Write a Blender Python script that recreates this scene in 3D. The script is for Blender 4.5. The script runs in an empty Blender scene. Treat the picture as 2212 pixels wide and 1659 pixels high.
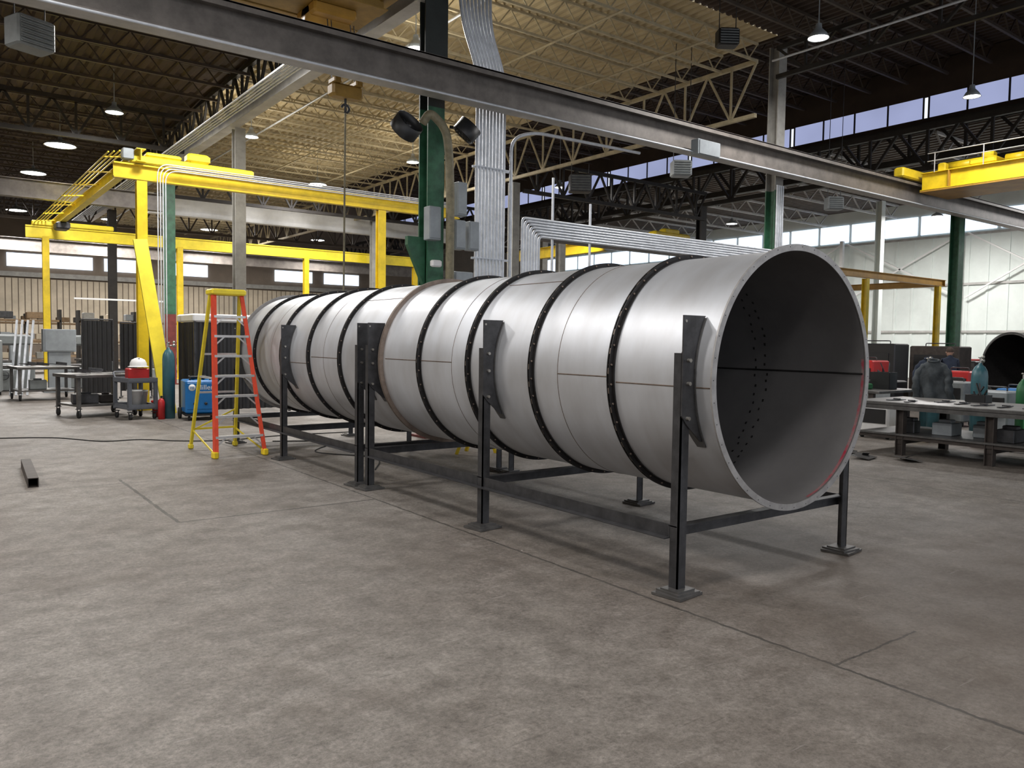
import bpy, bmesh, math, random
from mathutils import Vector, Matrix, Quaternion
random.seed(7)
COL = bpy.context.scene.collection
V = Vector
pi = math.pi
bpy.context.scene.view_settings.view_transform = 'Standard'
bpy.context.scene.view_settings.look = 'None'
bpy.context.scene.view_settings.exposure = -0.05

# ------------------------------------------------------------------ materials
def nt(m):
    m.use_nodes = True
    t = m.node_tree
    return t, t.nodes, t.links, t.nodes["Principled BSDF"]

def mat(name, col, rough=0.5, metal=0.0, var=0.25, scale=6.0, bump=0.0, col2=None, stretch=None, spec=None):
    m = bpy.data.materials.new(name)
    t, N, L, b = nt(m)
    if col2 is None:
        col2 = tuple(max(0, x * (1 - var)) for x in col)
    tc = N.new("ShaderNodeTexCoord")
    mp = N.new("ShaderNodeMapping")
    L.new(tc.outputs["Object"], mp.inputs[0])
    if stretch: mp.inputs["Scale"].default_value = stretch
    n = N.new("ShaderNodeTexNoise")
    n.inputs["Scale"].default_value = scale
    n.inputs["Detail"].default_value = 6
    n.inputs["Roughness"].default_value = 0.65
    L.new(mp.outputs[0], n.inputs["Vector"])
    r = N.new("ShaderNodeValToRGB")
    r.color_ramp.elements[0].position = 0.35
    r.color_ramp.elements[0].color = (*col2, 1)
    r.color_ramp.elements[1].position = 0.65
    r.color_ramp.elements[1].color = (*col, 1)
    L.new(n.outputs[0], r.inputs[0])
    L.new(r.outputs[0], b.inputs["Base Color"])
    b.inputs["Roughness"].default_value = rough
    b.inputs["Metallic"].default_value = metal
    if spec is not None: b.inputs["Specular IOR Level"].default_value = spec
    if bump > 0:
        bm = N.new("ShaderNodeBump")
        bm.inputs["Strength"].default_value = bump
        bm.inputs["Distance"].default_value = 0.02
        L.new(n.outputs[0], bm.inputs["Height"])
        L.new(bm.outputs[0], b.inputs["Normal"])
    return m

def steel_mat():
    m = bpy.data.materials.new("brushed_steel")
    t, N, L, b = nt(m)
    tc = N.new("ShaderNodeTexCoord")
    mp = N.new("ShaderNodeMapping"); mp.inputs["Scale"].default_value = (1.0, 3, 1.0)
    L.new(tc.outputs["Object"], mp.inputs[0])
    n = N.new("ShaderNodeTexNoise"); n.inputs["Scale"].default_value = 1.6; n.inputs["Detail"].default_value = 7
    L.new(mp.outputs[0], n.inputs["Vector"])
    n2 = N.new("ShaderNodeTexNoise"); n2.inputs["Scale"].default_value = 1.1; n2.inputs["Detail"].default_value = 5
    L.new(tc.outputs["Object"], n2.inputs["Vector"])
    mx = N.new("ShaderNodeMix"); mx.data_type = 'FLOAT'; mx.inputs[0].default_value = .55
    L.new(n.outputs[0], mx.inputs[2]); L.new(n2.outputs[0], mx.inputs[3])
    r = N.new("ShaderNodeValToRGB")
    r.color_ramp.elements[0].position = .36; r.color_ramp.elements[0].color = (.52, .525, .54, 1)
    r.color_ramp.elements[1].position = .64; r.color_ramp.elements[1].color = (.67, .695, .74, 1)
    L.new(mx.outputs[0], r.inputs[0]); L.new(r.outputs[0], b.inputs["Base Color"])
    b.inputs["Metallic"].default_value = .72
    mr = N.new("ShaderNodeMapRange"); mr.inputs["To Min"].default_value = .42; mr.inputs["To Max"].default_value = .56
    L.new(n2.outputs[0], mr.inputs[0]); L.new(mr.outputs[0], b.inputs["Roughness"])
    bm = N.new("ShaderNodeBump"); bm.inputs["Strength"].default_value = .08; bm.inputs["Distance"].default_value = .012
    L.new(n2.outputs[0], bm.inputs["Height"]); L.new(bm.outputs[0], b.inputs["Normal"])
    return m

def floor_mat():
    m = bpy.data.materials.new("worn_concrete")
    t, N, L, b = nt(m)
    tc = N.new("ShaderNodeTexCoord"); P = tc.outputs["Object"]
    def noise(s, d=8, rg=.6, src=P):
        n = N.new("ShaderNodeTexNoise"); n.inputs["Scale"].default_value = s
        n.inputs["Detail"].default_value = d; n.inputs["Roughness"].default_value = rg
        L.new(src, n.inputs["Vector"]); return n.outputs[0]
    def ramp(src, p0, c0, p1, c1):
        r = N.new("ShaderNodeValToRGB")
        r.color_ramp.elements[0].position = p0; r.color_ramp.elements[0].color = (*c0, 1)
        r.color_ramp.elements[1].position = p1; r.color_ramp.elements[1].color = (*c1, 1)
        L.new(src, r.inputs[0]); return r.outputs[0]
    def mixc(f, a, c, mode='MIX'):
        x = N.new("ShaderNodeMix"); x.data_type = 'RGBA'; x.blend_type = mode
        if isinstance(f, float): x.inputs[0].default_value = f
        else: L.new(f, x.inputs[0])
        L.new(a, x.inputs[6])
        if isinstance(c, tuple): x.inputs[7].default_value = (*c, 1)
        else: L.new(c, x.inputs[7])
        return x.outputs[2]
    def math_(op, a, c=None, d=None):
        x = N.new("ShaderNodeMath"); x.operation = op
        for i, v in enumerate((a, c, d)):
            if v is None: continue
            if isinstance(v, (int, float)): x.inputs[i].default_value = v
            else: L.new(v, x.inputs[i])
        return x.outputs[0]
    def mapped(rot, scl):
        mp = N.new("ShaderNodeMapping"); mp.inputs["Rotation"].default_value = (0, 0, rot); mp.inputs["Scale"].default_value = scl
        L.new(P, mp.inputs[0]); return mp.outputs[0]
    base = ramp(noise(.30, 6), .35, (.172, .150, .130), .65, (.248, .228, .206))
    fine = ramp(noise(3.5, 14, .80), .36, (.52, .50, .48), .62, (1.15, 1.15, 1.15))
    c = mixc(1.0, base, fine, 'MULTIPLY')
    grit = ramp(noise(32, 6, .9), .38, (.50, .49, .48), .62, (1.22, 1.22, 1.22))
    c = mixc(.95, c, grit, 'MULTIPLY')
    st = ramp(noise(.9, 9, .72), .53, (0, 0, 0), .65, (1, 1, 1))
    c = mixc(math_('MULTIPLY', st, .42), c, (.085, .067, .053))
    st2 = ramp(noise(5, 8, .8), .56, (0, 0, 0), .66, (1, 1, 1))
    c = mixc(math_('MULTIPLY', st2, .5), c, (.07, .057, .048))
    st3 = ramp(noise(16, 5, .7), .62, (0, 0, 0), .66, (1, 1, 1))
    c = mixc(math_('MULTIPLY', st3, .65), c, (.05, .042, .036))
    lt = ramp(noise(1.7, 10, .8), .58, (0, 0, 0), .70, (1, 1, 1))
    c = mixc(math_('MULTIPLY', lt, .35), c, (.33, .31, .29))
    for rot, col_, th in ((.5, (.33, .31, .29), .70), (-.7, (.06, .05, .043), .69), (1.3, (.06, .05, .043), .70)):
        sc_ = ramp(noise(2.2, 3, .5, mapped(rot, (.9, 14, 1))), th, (0, 0, 0), th + .03, (1, 1, 1))
        c = mixc(math_('MULTIPLY', sc_, .45), c, col_)
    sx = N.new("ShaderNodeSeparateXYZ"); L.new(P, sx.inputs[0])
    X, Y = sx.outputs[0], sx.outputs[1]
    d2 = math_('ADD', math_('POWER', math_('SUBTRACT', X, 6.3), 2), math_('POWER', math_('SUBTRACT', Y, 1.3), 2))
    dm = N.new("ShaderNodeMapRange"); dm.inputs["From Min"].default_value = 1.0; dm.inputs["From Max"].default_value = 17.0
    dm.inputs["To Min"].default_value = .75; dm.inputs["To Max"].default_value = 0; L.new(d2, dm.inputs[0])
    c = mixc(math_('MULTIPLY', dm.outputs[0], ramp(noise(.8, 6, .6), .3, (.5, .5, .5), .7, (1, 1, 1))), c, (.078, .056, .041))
    jit = math_('MULTIPLY', math_('SUBTRACT', noise(7, 6, .7), .5), .06)
    def line(co, val, w, other=None, lo=0, hi=0):
        d = math_('ABSOLUTE', math_('SUBTRACT', math_('ADD', co, jit), val))
        k = math_('LESS_THAN', d, w)
        if other is not None:
            k = math_('MULTIPLY', k, math_('MULTIPLY', math_('GREATER_THAN', other, lo), math_('LESS_THAN', other, hi)))
        return k
    js = [line(X, 4.0, .013), line(X, 1.94, .018, Y, 7.83, 10.6), line(Y, 7.83, .018, X, 1.94, 4.0),
          line(Y, 2.35, .008, X, 4.0, 4.9), line(X, 10.1, .012), line(Y, 18.3, .012), line(Y, 27.5, .012), line(Y, 10.3, .010, X, -20, 3.9)]
    j = js[0]
    for k in js[1:]: j = math_('MAXIMUM', j, k)
    c = mixc(math_('MULTIPLY', j, math_('ADD', math_('MULTIPLY', noise(3, 3), .9), .3)), c, (.025, .022, .018))
    v2 = N.new("ShaderNodeTexVoronoi"); v2.inputs["Scale"].default_value = 3.2
    L.new(P, v2.inputs["Vector"])
    sc = N.new("ShaderNodeSeparateColor"); L.new(v2.outputs["Color"], sc.inputs[0])
    chip = math_('MULTIPLY', math_('LESS_THAN', v2.outputs["Distance"], math_('MULTIPLY', noise(30, 2), .05)), math_('GREATER_THAN', sc.outputs[0], .75))
    c = mixc(chip, c, (.5, .48, .45))
    L.new(c, b.inputs["Base Color"])
    rr = N.new("ShaderNodeMapRange"); rr.inputs["To Min"].default_value = .45; rr.inputs["To Max"].default_value = .78
    L.new(noise(1.8, 6), rr.inputs[0]); L.new(rr.outputs[0], b.inputs["Roughness"])
    bm = N.new("ShaderNodeBump"); bm.inputs["Strength"].default_value = .35; bm.inputs["Distance"].default_value = .01
    L.new(noise(22, 8, .75), bm.inputs["Height"]); L.new(bm.outputs[0], b.inputs["Normal"])
    return m

def emis(name, col, s):
    m = bpy.data.materials.new(name)
    t, N, L, b = nt(m)
    b.inputs["Base Color"].default_value = (*[x * .4 for x in col], 1)
    b.inputs["Emission Color"].default_value = (*col, 1)
    n = N.new("ShaderNodeTexNoise"); n.inputs["Scale"].default_value = .4
    tc = N.new("ShaderNodeTexCoord"); L.new(tc.outputs["Object"], n.inputs["Vector"])
    mr = N.new("ShaderNodeMapRange"); mr.inputs["To Min"].default_value = s * .7; mr.inputs["To Max"].default_value = s * 1.25
    L.new(n.outputs[0], mr.inputs[0]); L.new(mr.outputs[0], b.inputs["Emission Strength"])
    return m

M = {}
M['steel'] = steel_mat()
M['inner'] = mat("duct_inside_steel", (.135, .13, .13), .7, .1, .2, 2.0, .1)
M['flange'] = mat("flange_steel", (.42, .405, .395), .5, .5, .3, 9, .1)
M['flangebrown'] = mat("joint_flange_steel", (.28, .22, .18), .5, .5, .35, 9, .1)
M['mill'] = mat("mill_scale_steel", (.085, .085, .09), .42, .6, .45, 7, .15)
M['ring'] = mat("ring_black_steel", (.028, .026, .026), .5, .4, .4, 12, .1)
M['pad'] = mat("wear_plate_steel", (.12, .117, .115), .5, .6, .4, 5, .1)
M['bolt'] = mat("zinc_bolt", (.5, .48, .44), .35, .9, .2, 20)
M['weld'] = mat("weld_heat_tint", (.17, .12, .09), .5, .4, .5, 20)
M['red'] = mat("red_dye", (.26, .01, .03), .5, 0, .6, 12, col2=(.20, .15, .145))
M['floor'] = floor_mat()
M['cream'] = mat("cream_roof_deck", (.60, .50, .31), .7, 0, .3, .8, col2=(.45, .36, .21))
M['creamst'] = mat("cream_joist_paint", (.58, .50, .33), .6, 0, .35, 3)
M['darkdeck'] = mat("brown_roof_deck", (.058, .036, .024), .8, 0, .4, .8)
M['darksteel'] = mat("sooty_truss_steel", (.036, .031, .028), .6, .2, .4, 3)
M['browndk'] = mat("brown_joist_paint", (.08, .058, .042), .6, .1, .4, 3)
M['beam'] = mat("grey_brown_beam_paint", (.19, .168, .15), .5, .2, .4, 3)
M['ltbeam'] = mat("pale_grey_beam_paint", (.52, .51, .49), .5, 0, .3, 2)
M['galv'] = mat("galvanised_conduit", (.70, .73, .78), .4, .35, .2, 8)
M['green'] = mat("green_column_paint", (.045, .16, .085), .45, 0, .45, 5)
M['grcol'] = mat("grey_column_paint", (.38, .37, .34), .55, 0, .3, 3)
M['blackcol'] = mat("black_column_paint", (.025, .03, .027), .5, 0, .4, 3)
M['redbase'] = mat("red_column_base_paint", (.20, .035, .03), .5, 0, .4, 5)
M['yellow'] = mat("crane_yellow_paint", (.86, .62, .02), .4, 0, .25, 3)
M['yellow2'] = mat("lemon_yellow_paint", (.88, .70, .035), .4, 0, .2, 3)
M['amber'] = mat("amber_crane_paint", (.50, .27, .04), .45, 0, .3, 2)
M['brownamber'] = mat("grimy_amber_crane_paint", (.40, .24, .05), .5, 0, .45, 2)
M['olive'] = mat("olive_hose", (.24, .21, .13), .6, 0, .4, 10)
M['ebox'] = mat("grey_enclosure_paint", (.32, .35, .37), .45, .1, .2, 4)
M['white'] = mat("white_paint", (.82, .82, .81), .5, 0, .1, 4)
M['black'] = mat("black_plastic", (.015, .015, .016), .45, 0, .3, 6)
M['rubber'] = mat("rubber", (.02, .02, .02), .8, 0, .3, 6)
M['wallpan'] = mat("white_wall_panel", (.76, .82, .79), .6, 0, .12, .6)
M['beige'] = mat("beige_siding", (.62, .53, .40), .7, 0, .3, .6)
M['backwall'] = mat("dingy_wall", (.26, .21, .165), .8, 0, .3, .5)
M['glass'] = emis("frosted_daylight_glazing", (.34, .38, .60), 1.0)
M['glass2'] = emis("bright_daylight_glazing", (.72, .84, 1.0), 1.7)
M['lampglow'] = emis("lamp_lens", (1, .99, .96), 18)
M['alu'] = mat("brushed_aluminium", (.75, .75, .75), .35, .6, .15, 12)
M['fibre_red'] = mat("orange_red_fibreglass", (.74, .07, .025), .45, 0, .2, 8)
M['fibre_yel'] = mat("yellow_fibreglass", (.78, .62, .03), .45, 0, .2, 8)
M['teal'] = mat("teal_cylinder_paint", (.05, .15, .18), .35, 0, .25, 5)
M['blue'] = mat("blue_machine_paint", (.01, .17, .48), .35, 0, .15, 5)
M['gplast'] = mat("grey_structural_plastic", (.13, .14, .16), .5, 0, .2, 6)
M['table'] = mat("welding_table_steel", (.16, .155, .15), .4, .6, .4, 6, .1)
M['brown'] = mat("rusty_steel", (.065, .052, .045), .6, .3, .4, 8)
M['curtain'] = mat("black_welding_curtain", (.025, .025, .027), .35, 0, .3, 3, .2)
M['redpaint'] = mat("red_tool_paint", (.50, .02, .02), .4, 0, .2, 6)
M['bucket'] = mat("white_bucket_plastic", (.68, .68, .66), .45, 0, .12, 6)
M['cloth'] = mat("grey_blue_cotton", (.07, .082, .09), .9, 0, .55, 5, .4)
M['navy'] = mat("navy_workwear", (.02, .03, .055), .85, 0, .3, 8)
M['skin'] = mat("skin", (.45, .27, .19), .5, 0, .1, 8)
M['hair'] = mat("hair", (.05, .03, .02), .7, 0, .2, 30)
M['wood'] = mat("pallet_wood", (.30, .20, .11), .7, 0, .35, 8)
M['greenm'] = mat("green_machine_paint", (.03, .16, .06), .4, 0, .2, 6)
M['mgrey'] = mat("machine_grey_paint", (.24, .26, .26), .5, .1, .3, 3)

# ------------------------------------------------------------------ mesh builder
class MB:
    def __init__(s): s.v = []; s.f = []; s.sm = []
    def add(s, vs, fs, smooth=False):
        o = len(s.v); s.v += [tuple(p) for p in vs]
        for f in fs: s.f.append([i + o for i in f]); s.sm.append(smooth)
        return s
    def box(s, c, d, rot=None):
        hx, hy, hz = d[0] / 2, d[1] / 2, d[2] / 2
        vs = [V((x, y, z)) for x in (-hx, hx) for y in (-hy, hy) for z in (-hz, hz)]
        if rot is not None: vs = [rot @ p for p in vs]
        vs = [p + V(c) for p in vs]
        return s.add(vs, [(0, 1, 3, 2), (4, 6, 7, 5), (0, 4, 5, 1), (2, 3, 7, 6), (0, 2, 6, 4), (1, 5, 7, 3)])
    def bx(s, x0, x1, y0, y1, z0, z1):
        return s.box(((x0 + x1) / 2, (y0 + y1) / 2, (z0 + z1) / 2), (abs(x1 - x0), abs(y1 - y0), abs(z1 - z0)))
    def bev(s, c, d, r=.02, rot=None):
        hx, hy, hz = d[0] / 2, d[1] / 2, d[2] / 2
        r = min(r, hx * .9, hy * .9, hz * .9)
        rings = []
        for z, q in ((-hz, r), (-hz + r, 0), (hz - r, 0), (hz, r)):
            a, b2 = hx - q, hy - q
            k = r * .999
            rings.append([(-a + k, -b2, z), (a - k, -b2, z), (a, -b2 + k, z), (a, b2 - k, z), (a - k, b2, z), (-a + k, b2, z), (-a, b2 - k, z), (-a, -b2 + k, z)])
        vs = [V(p) for q in rings for p in q]
        if rot is not None: vs = [rot @ p for p in vs]
        vs = [p + V(c) for p in vs]
        fs = [tuple(reversed(range(8))), tuple(range(24, 32))]
        for i in range(3):
            for j in range(8):
                k2 = (j + 1) % 8
                fs.append((i * 8 + j, i * 8 + k2, i * 8 + 8 + k2, i * 8 + 8 + j))
        return s.add(vs, fs)
    def frame(s, p0, p1, up=V((0, 0, 1))):
        d = (V(p1) - V(p0)); l = d.length; d.normalize()
        if abs(d.dot(up)) > .98: up = V((0, 1, 0))
        a = d.cross(up).normalized(); b = a.cross(d).normalized()
        return d, a, b, l
    def bar(s, p0, p1, w, h, up=V((0, 0, 1))):
        d, a, b, l = s.frame(p0, p1, up)
        vs = []
        for p in (V(p0), V(p1)):
            for sa, sb in ((-1, -1), (1, -1), (1, 1), (-1, 1)):
                vs.append(p + a * sa * w / 2 + b * sb * h / 2)
        return s.add(vs, [(3, 2, 1, 0), (4, 5, 6, 7), (0, 1, 5, 4), (1, 2, 6, 5), (2, 3, 7, 6), (3, 0, 4, 7)])
    def prof(s, p0, p1, poly, up=V((0, 0, 1))):
        d, a, b, l = s.frame(p0, p1, up)
        n = len(poly)
        vs = [V(p) + a * q[0] + b * q[1] for p in (p0, p1) for q in poly]
        fs = [tuple(reversed(range(n))), tuple(range(n, 2 * n))]
        for i in range(n):
            j = (i + 1) % n
            fs.append((i, j, n + j, n + i))
        return s.add(vs, fs)
    def ibeam(s, p0, p1, w, h, t=.02, up=V((0, 0, 1))):
        W, H2, T = w / 2, h / 2, t
        poly = [(-W, -H2), (W, -H2), (W, -H2 + T), (T / 2, -H2 + T), (T / 2, H2 - T), (W, H2 - T), (W, H2), (-W, H2), (-W, H2 - T), (-T / 2, H2 - T), (-T / 2, -H2 + T), (-W, -H2 + T)]
        return s.prof(p0, p1, poly, up)
    def tube(s, pts, r, n=10, caps=True):
        pts = [V(p) for p in pts]; m = len(pts)
        rs = r if isinstance(r, (list, tuple)) else [r] * m
        T = []
        for i in range(m):
            a = pts[max(i - 1, 0)]; b = pts[min(i + 1, m - 1)]
            T.append((b - a).normalized())
        u = T[0].orthogonal().normalized()
        vs = []
        for i in range(m):
            if i:
                q = T[i - 1].rotation_difference(T[i]); u = q @ u
            w = T[i].cross(u).normalized(); u = w.cross(T[i]).normalized()
            for k in range(n):
                a = 2 * pi * k / n
                vs.append(pts[i] + (u * math.cos(a) + w * math.sin(a)) * rs[i])
        fs = []
        for i in range(m - 1):
            for k in range(n):
                k2 = (k + 1) % n
                fs.append((i * n + k, i * n + k2, (i + 1) * n + k2, (i + 1) * n + k))
        s.add(vs, fs, True)
        if caps:
            s.add(vs[:n], [tuple(reversed(range(n)))]); s.add(vs[-n:], [tuple(range(n))])
        return s
    def cyl(s, p0, p1, r, n=16): return s.tube([p0, p1], r, n)
    def lathe(s, prof, c=(0, 0, 0), axis='z', n=24, a0=0, a1=2 * pi, smooth=True):
        vs = []; full = abs(a1 - a0 - 2 * pi) < 1e-6
        cnt = n if full else n + 1
        for i in range(cnt):
            a = a0 + (a1 - a0) * i / n
            for r, h in prof:
                if axis == 'z': p = (r * math.cos(a), r * math.sin(a), h)
                elif axis == 'y': p = (r * math.cos(a), h, r * math.sin(a))
                else: p = (h, r * math.cos(a), r * math.sin(a))
                vs.append(V(p) + V(c))
        m = len(prof); fs = []
        for i in range(n):
            j = (i + 1) % cnt
            for k in range(m - 1):
                fs.append((i * m + k, j * m + k, j * m + k + 1, i * m + k + 1))
        return s.add(vs, fs, smooth)
    def mesh(s, name):
        me = bpy.data.meshes.new(name)
        me.from_pydata(s.v, [], s.f)
        me.polygons.foreach_set("use_smooth", s.sm)
        me.update()
        return me

def fillet(pts, r, k=6):
    pts = [V(p) for p in pts]; out = [pts[0]]
    for i in range(1, len(pts) - 1):
        a, b, c = pts[i - 1], pts[i], pts[i + 1]
        u = (a - b); w = (c - b); q = min(r, u.length * .49, w.length * .49)
        p0 = b + u.normalized() * q; p1 = b + w.normalized() * q
        for j in range(k + 1):
            t = j / k
            out.append(p0 * (1 - t) ** 2 + b * 2 * t * (1 - t) + p1 * t * t)
    out.append(pts[-1]); return out
def smooth(pts, k=8):
    P = [V(p) for p in pts]; out = []
    for i in range(len(P) - 1):
        p0 = P[max(i - 1, 0)]; p1 = P[i]; p2 = P[i + 1]; p3 = P[min(i + 2, len(P) - 1)]
        for j in range(k):
            t = j / k
            out.append(.5 * ((2 * p1) + (-p0 + p2) * t + (2 * p0 - 5 * p1 + 4 * p2 - p3) * t * t + (-p0 + 3 * p1 - 3 * p2 + p3) * t ** 3))
    out.append(P[-1]); return out

def obj(name, mb, m, parent=None, label=None, cat=None, group=None, kind=None, loc=None, rz=0.0):
    me = mb.mesh(name) if isinstance(mb, MB) else mb
    if isinstance(mb, MB):
        b = bmesh.new(); b.from_mesh(me); bmesh.ops.recalc_face_normals(b, faces=b.faces); b.to_mesh(me); b.free()
        me.materials.append(M[m])
    o = bpy.data.objects.new(name, me); COL.objects.link(o)
    if loc: o.location = loc
    if rz: o.rotation_euler = (0, 0, rz)
    if parent: o.parent = parent
    if label: o["label"] = label
    if cat: o["category"] = cat
    if group: o["group"] = group
    if kind: o["kind"] = kind
    return o

def root(name, label, cat, loc=(0, 0, 0), rz=0.0, group=None):
    o = bpy.data.objects.new(name, None); COL.objects.link(o)
    o.empty_display_size = .2
    o.location = loc; o.rotation_euler = (0, 0, rz)
    o["label"] = label; o["category"] = cat
    if group: o["group"] = group
    return o

# ------------------------------------------------------------------ shell
X0, X1, Y0, Y1 = -16, 46, -14, 60
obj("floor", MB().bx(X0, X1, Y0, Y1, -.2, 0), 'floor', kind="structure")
obj("wall_left", MB().bx(X0 - .2, X0, Y0, Y1, 0, 9.3), 'beige', kind="structure")  # unseen side wall, added for its reflection in the duct
obj("wall_back", MB().bx(X0, X1, Y1, Y1 + .2, 0, 12.6), 'backwall', kind="structure")
b = MB(); x = X0
while x < 40:
    b.bx(x, x + .3, Y1 - .06, Y1 - .01, 1.2, 5.4); x += .36
obj("trim_1", b, 'beige', kind="structure")
obj("trim_2", MB().bx(X0, 40, Y1 - .3, Y1 - .01, 5.5, 5.8), 'grcol', kind="structure")
b = MB(); b.bx(X1, X1 + .2, Y0, Y1, 0, 10.0)
y = Y0
while y < Y1:
    b.bx(X1 - .05, X1, y, y + .12, 0, 8.0); y += 1.0
obj("wall_right", b, 'wallpan', kind="structure")
for k, zz in enumerate((2.6, 5.2, 7.9)):
    obj("trim_%d" % (3 + k), MB().bx(X1 - .12, X1 - .05, Y0, Y1, zz, zz + .12), 'ltbeam', kind="structure")

def deck(name, xa, xb, ya, yb, z, m, p=.22, h=.06):
    x = xa; prof = []
    while x < xb:
        prof += [(x, z), (x + p * .35, z), (x + p * .5, z + h), (x + p * .85, z + h)]
        x += p
    prof.append((xb, z))
    b = MB(); n = len(prof)
    vs = [(q[0], yy, q[1]) for yy in (ya, yb) for q in prof]
    b.add(vs, [(i, i + 1, n + i + 1, n + i) for i in range(n - 1)])
    obj(name, b, m, kind="structure")
deck("ceiling", X0, 7.5, Y0, Y1, 9.4, 'darkdeck', .4)
deck("ceiling", 7.5, 17.3, 12.2, Y1, 9.4, 'cream', .24)
deck("ceiling", 7.5, 17.3, Y0, 12.2, 9.4, 'darkdeck')
deck("ceiling", 17.3, 31, Y0, Y1, 12.6, 'darkdeck', .3)
deck("ceiling", 31, X1, Y0, Y1, 10.0, 'browndk', .4)
obj("wall_step", MB().bx(17.3, 17.4, Y0, Y1, 9.4, 12.6), 'darkdeck', kind="structure")
b = MB().bx(31, 31.1, Y0, Y1, 10.0, 10.5).bx(31, 31.1, Y0, Y1, 11.3, 12.6)
obj("wall_clerestory", b, 'darkdeck', kind="structure")
wn = 1
y = -2.0
while y < 58:
    w_ = 5.6
    obj("window_%d" % wn, MB().bx(31.02, 31.07, y, y + w_, 10.5, 11.3), 'glass', kind="structure"); wn += 1
    b = MB()
    for k in range(5): b.bx(30.98, 31.02, y + k * w_ / 4 - .03, y + k * w_ / 4 + .03, 10.5, 11.3)
    obj("trim_%d" % (20 + wn), b, 'darksteel', kind="structure")
    y += w_ + .2
y = 4.0
while y < 58:
    obj("window_%d" % wn, MB().bx(X1 - .06, X1 - .01, y, y + 1.9, 8.15, 9.2), 'glass2', kind="structure"); wn += 1
    y += 2.1
for xa, xb in ((.5, 4.0), (4.6, 9.5), (10.2, 13.0), (14, 17), (22, 25), (26, 29)):
    obj("window_%d" % wn, MB().bx(xa, xb, Y1 - .1, Y1 - .02, 6.15, 7.0), 'glass2', kind="structure"); wn += 1

# ------------------------------------------------------------------ roof joists and trusses
def truss_mesh(name, L_, h, n, cw, ww, m, axis='x', verticals=False):
    b = MB()
    def P(t, z): return (t, 0, z) if axis == 'x' else (0, t, z)
    b.bar(P(0, 0), P(L_, 0), cw, cw); b.bar(P(0, h), P(L_, h), cw, cw)
    for i in range(n):
        a, c, d = L_ * i / n, L_ * (i + .5) / n, L_ * (i + 1) / n
        b.bar(P(a, h), P(c, 0), ww, ww); b.bar(P(c, 0), P(d, h), ww, ww)
        if verticals: b.bar(P(c, 0), P(c, h), ww, ww)
    me = b.mesh(name); me.materials.append(M[m]); return me
def put_many(me, name, locs, label, cat, group):
    for p in locs: obj(name, me, None, loc=p, label=label, cat=cat, group=group)
put_many(truss_mesh("roof_joist", 9.6, .42, 14, .055, .026, 'creamst'), "roof_joist", [(7.6, 12.8 + k * 1.1, 8.95) for k in range(42)],
         "cream painted open-web steel joist under the cream roof deck", "roof joist", "cream open-web roof joists")
put_many(truss_mesh("roof_joist", 9.6, .42, 14, .06, .028, 'browndk'), "roof_joist", [(7.6, 4.5 + k * 1.3, 8.95) for k in range(6)],
         "brown open-web steel joist under the near roof deck", "roof joist", "brown open-web roof joists")
put_many(truss_mesh("roof_joist", 15, .45, 20, .07, .032, 'browndk'), "roof_joist", [(-7.6, 7 + k * 1.5, 8.92) for k in range(34)],
         "dark brown open-web steel joist under the dark roof deck", "roof joist", "dark brown open-web roof joists")
put_many(truss_mesh("roof_joist", 13.4, .6, 14, .09, .045, 'browndk'), "roof_joist", [(17.5, y, 11.95) for y in [Y * 1.5 + 1 for Y in range(0, 34)]],
         "sooty open-web steel joist under the high roof deck", "roof joist", "sooty high roof joists")
put_many(truss_mesh("roof_joist", 14.6, .7, 9, .1, .06, 'ltbeam'), "roof_joist", [(31.2, y, 9.25) for y in [Y * 4.5 + 6 for Y in range(0, 11)]],
         "pale painted lattice truss under the low side roof", "roof truss", "pale side-bay trusses")
g = root("roof_girder", "sooty lattice girder with pale crane runway flange along the column line", "roof girder", (7.5, 0, 8.1))
obj("lattice_web", truss_mesh("lattice_web", 70, 1.05, 52, .13, .07, 'darksteel', 'y', True), None, g, loc=(0, -10, .15))
obj("runway_rail", MB().ibeam((-.15, -10, -.15), (-.15, 60, -.15), .3, .34), 'ltbeam', g)
g = root("roof_girder", "cream lattice girder beside the cream roof bay", "roof girder", (17.2, 0, 7.5))
obj("lattice_web", truss_mesh("lattice_web", 47, 1.35, 30, .10, .05, 'creamst', 'y', True), None, g, loc=(0, 12.8, .1))
g = root("roof_girder", "dark lattice girder beyond the grey column", "roof girder", (17.2, 0, 8.3))
obj("lattice_web", truss_mesh("lattice_web", 22, .7, 14, .10, .06, 'darksteel', 'y', True), None, g, loc=(0, -9.8, .1))
g = root("roof_girder", "black lattice girder under the high roof", "roof girder", (27.9, 0, 7.9))
obj("lattice_web", truss_mesh("lattice_web", 70, 1.4, 34, .18, .09, 'darksteel', 'y', True), None, g, loc=(0, -10, 0))
g = root("roof_girder", "black lattice girder below the clerestory glazing", "roof girder", (30.7, 0, 8.9))
obj("lattice_web", truss_mesh("lattice_web", 70, 1.2, 34, .25, .10, 'darksteel', 'y', True), None, g, loc=(0, -10, 0))
for (yy, z, xa, L_, m, lb) in ((23.0, 7.2, 17.6, 10, 'darksteel', "black lattice cross girder between columns"),
                       (34.0, 7.4, 7.6, 20, 'darksteel', "black lattice cross girder between columns"),
                       (45, 7.4, -8, 36, 'browndk', "brown lattice cross girder near the back wall"),
                       (28, 7.9, -8, 15.2, 'darksteel', "black lattice cross girder under the dark roof")):
    obj("cross_girder", truss_mesh("cross_girder", L_, 1.1, int(L_ / 1.2), .13, .07, m, 'x', True), None, loc=(xa, yy, z), label=lb, cat="roof girder")
obj("runway_beam", MB().ibeam((7.8, 36, 7.35), (26, 36, 7.35), .35, .85), 'white', label="white deep crane runway beam between columns", cat="steel beam")
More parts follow.
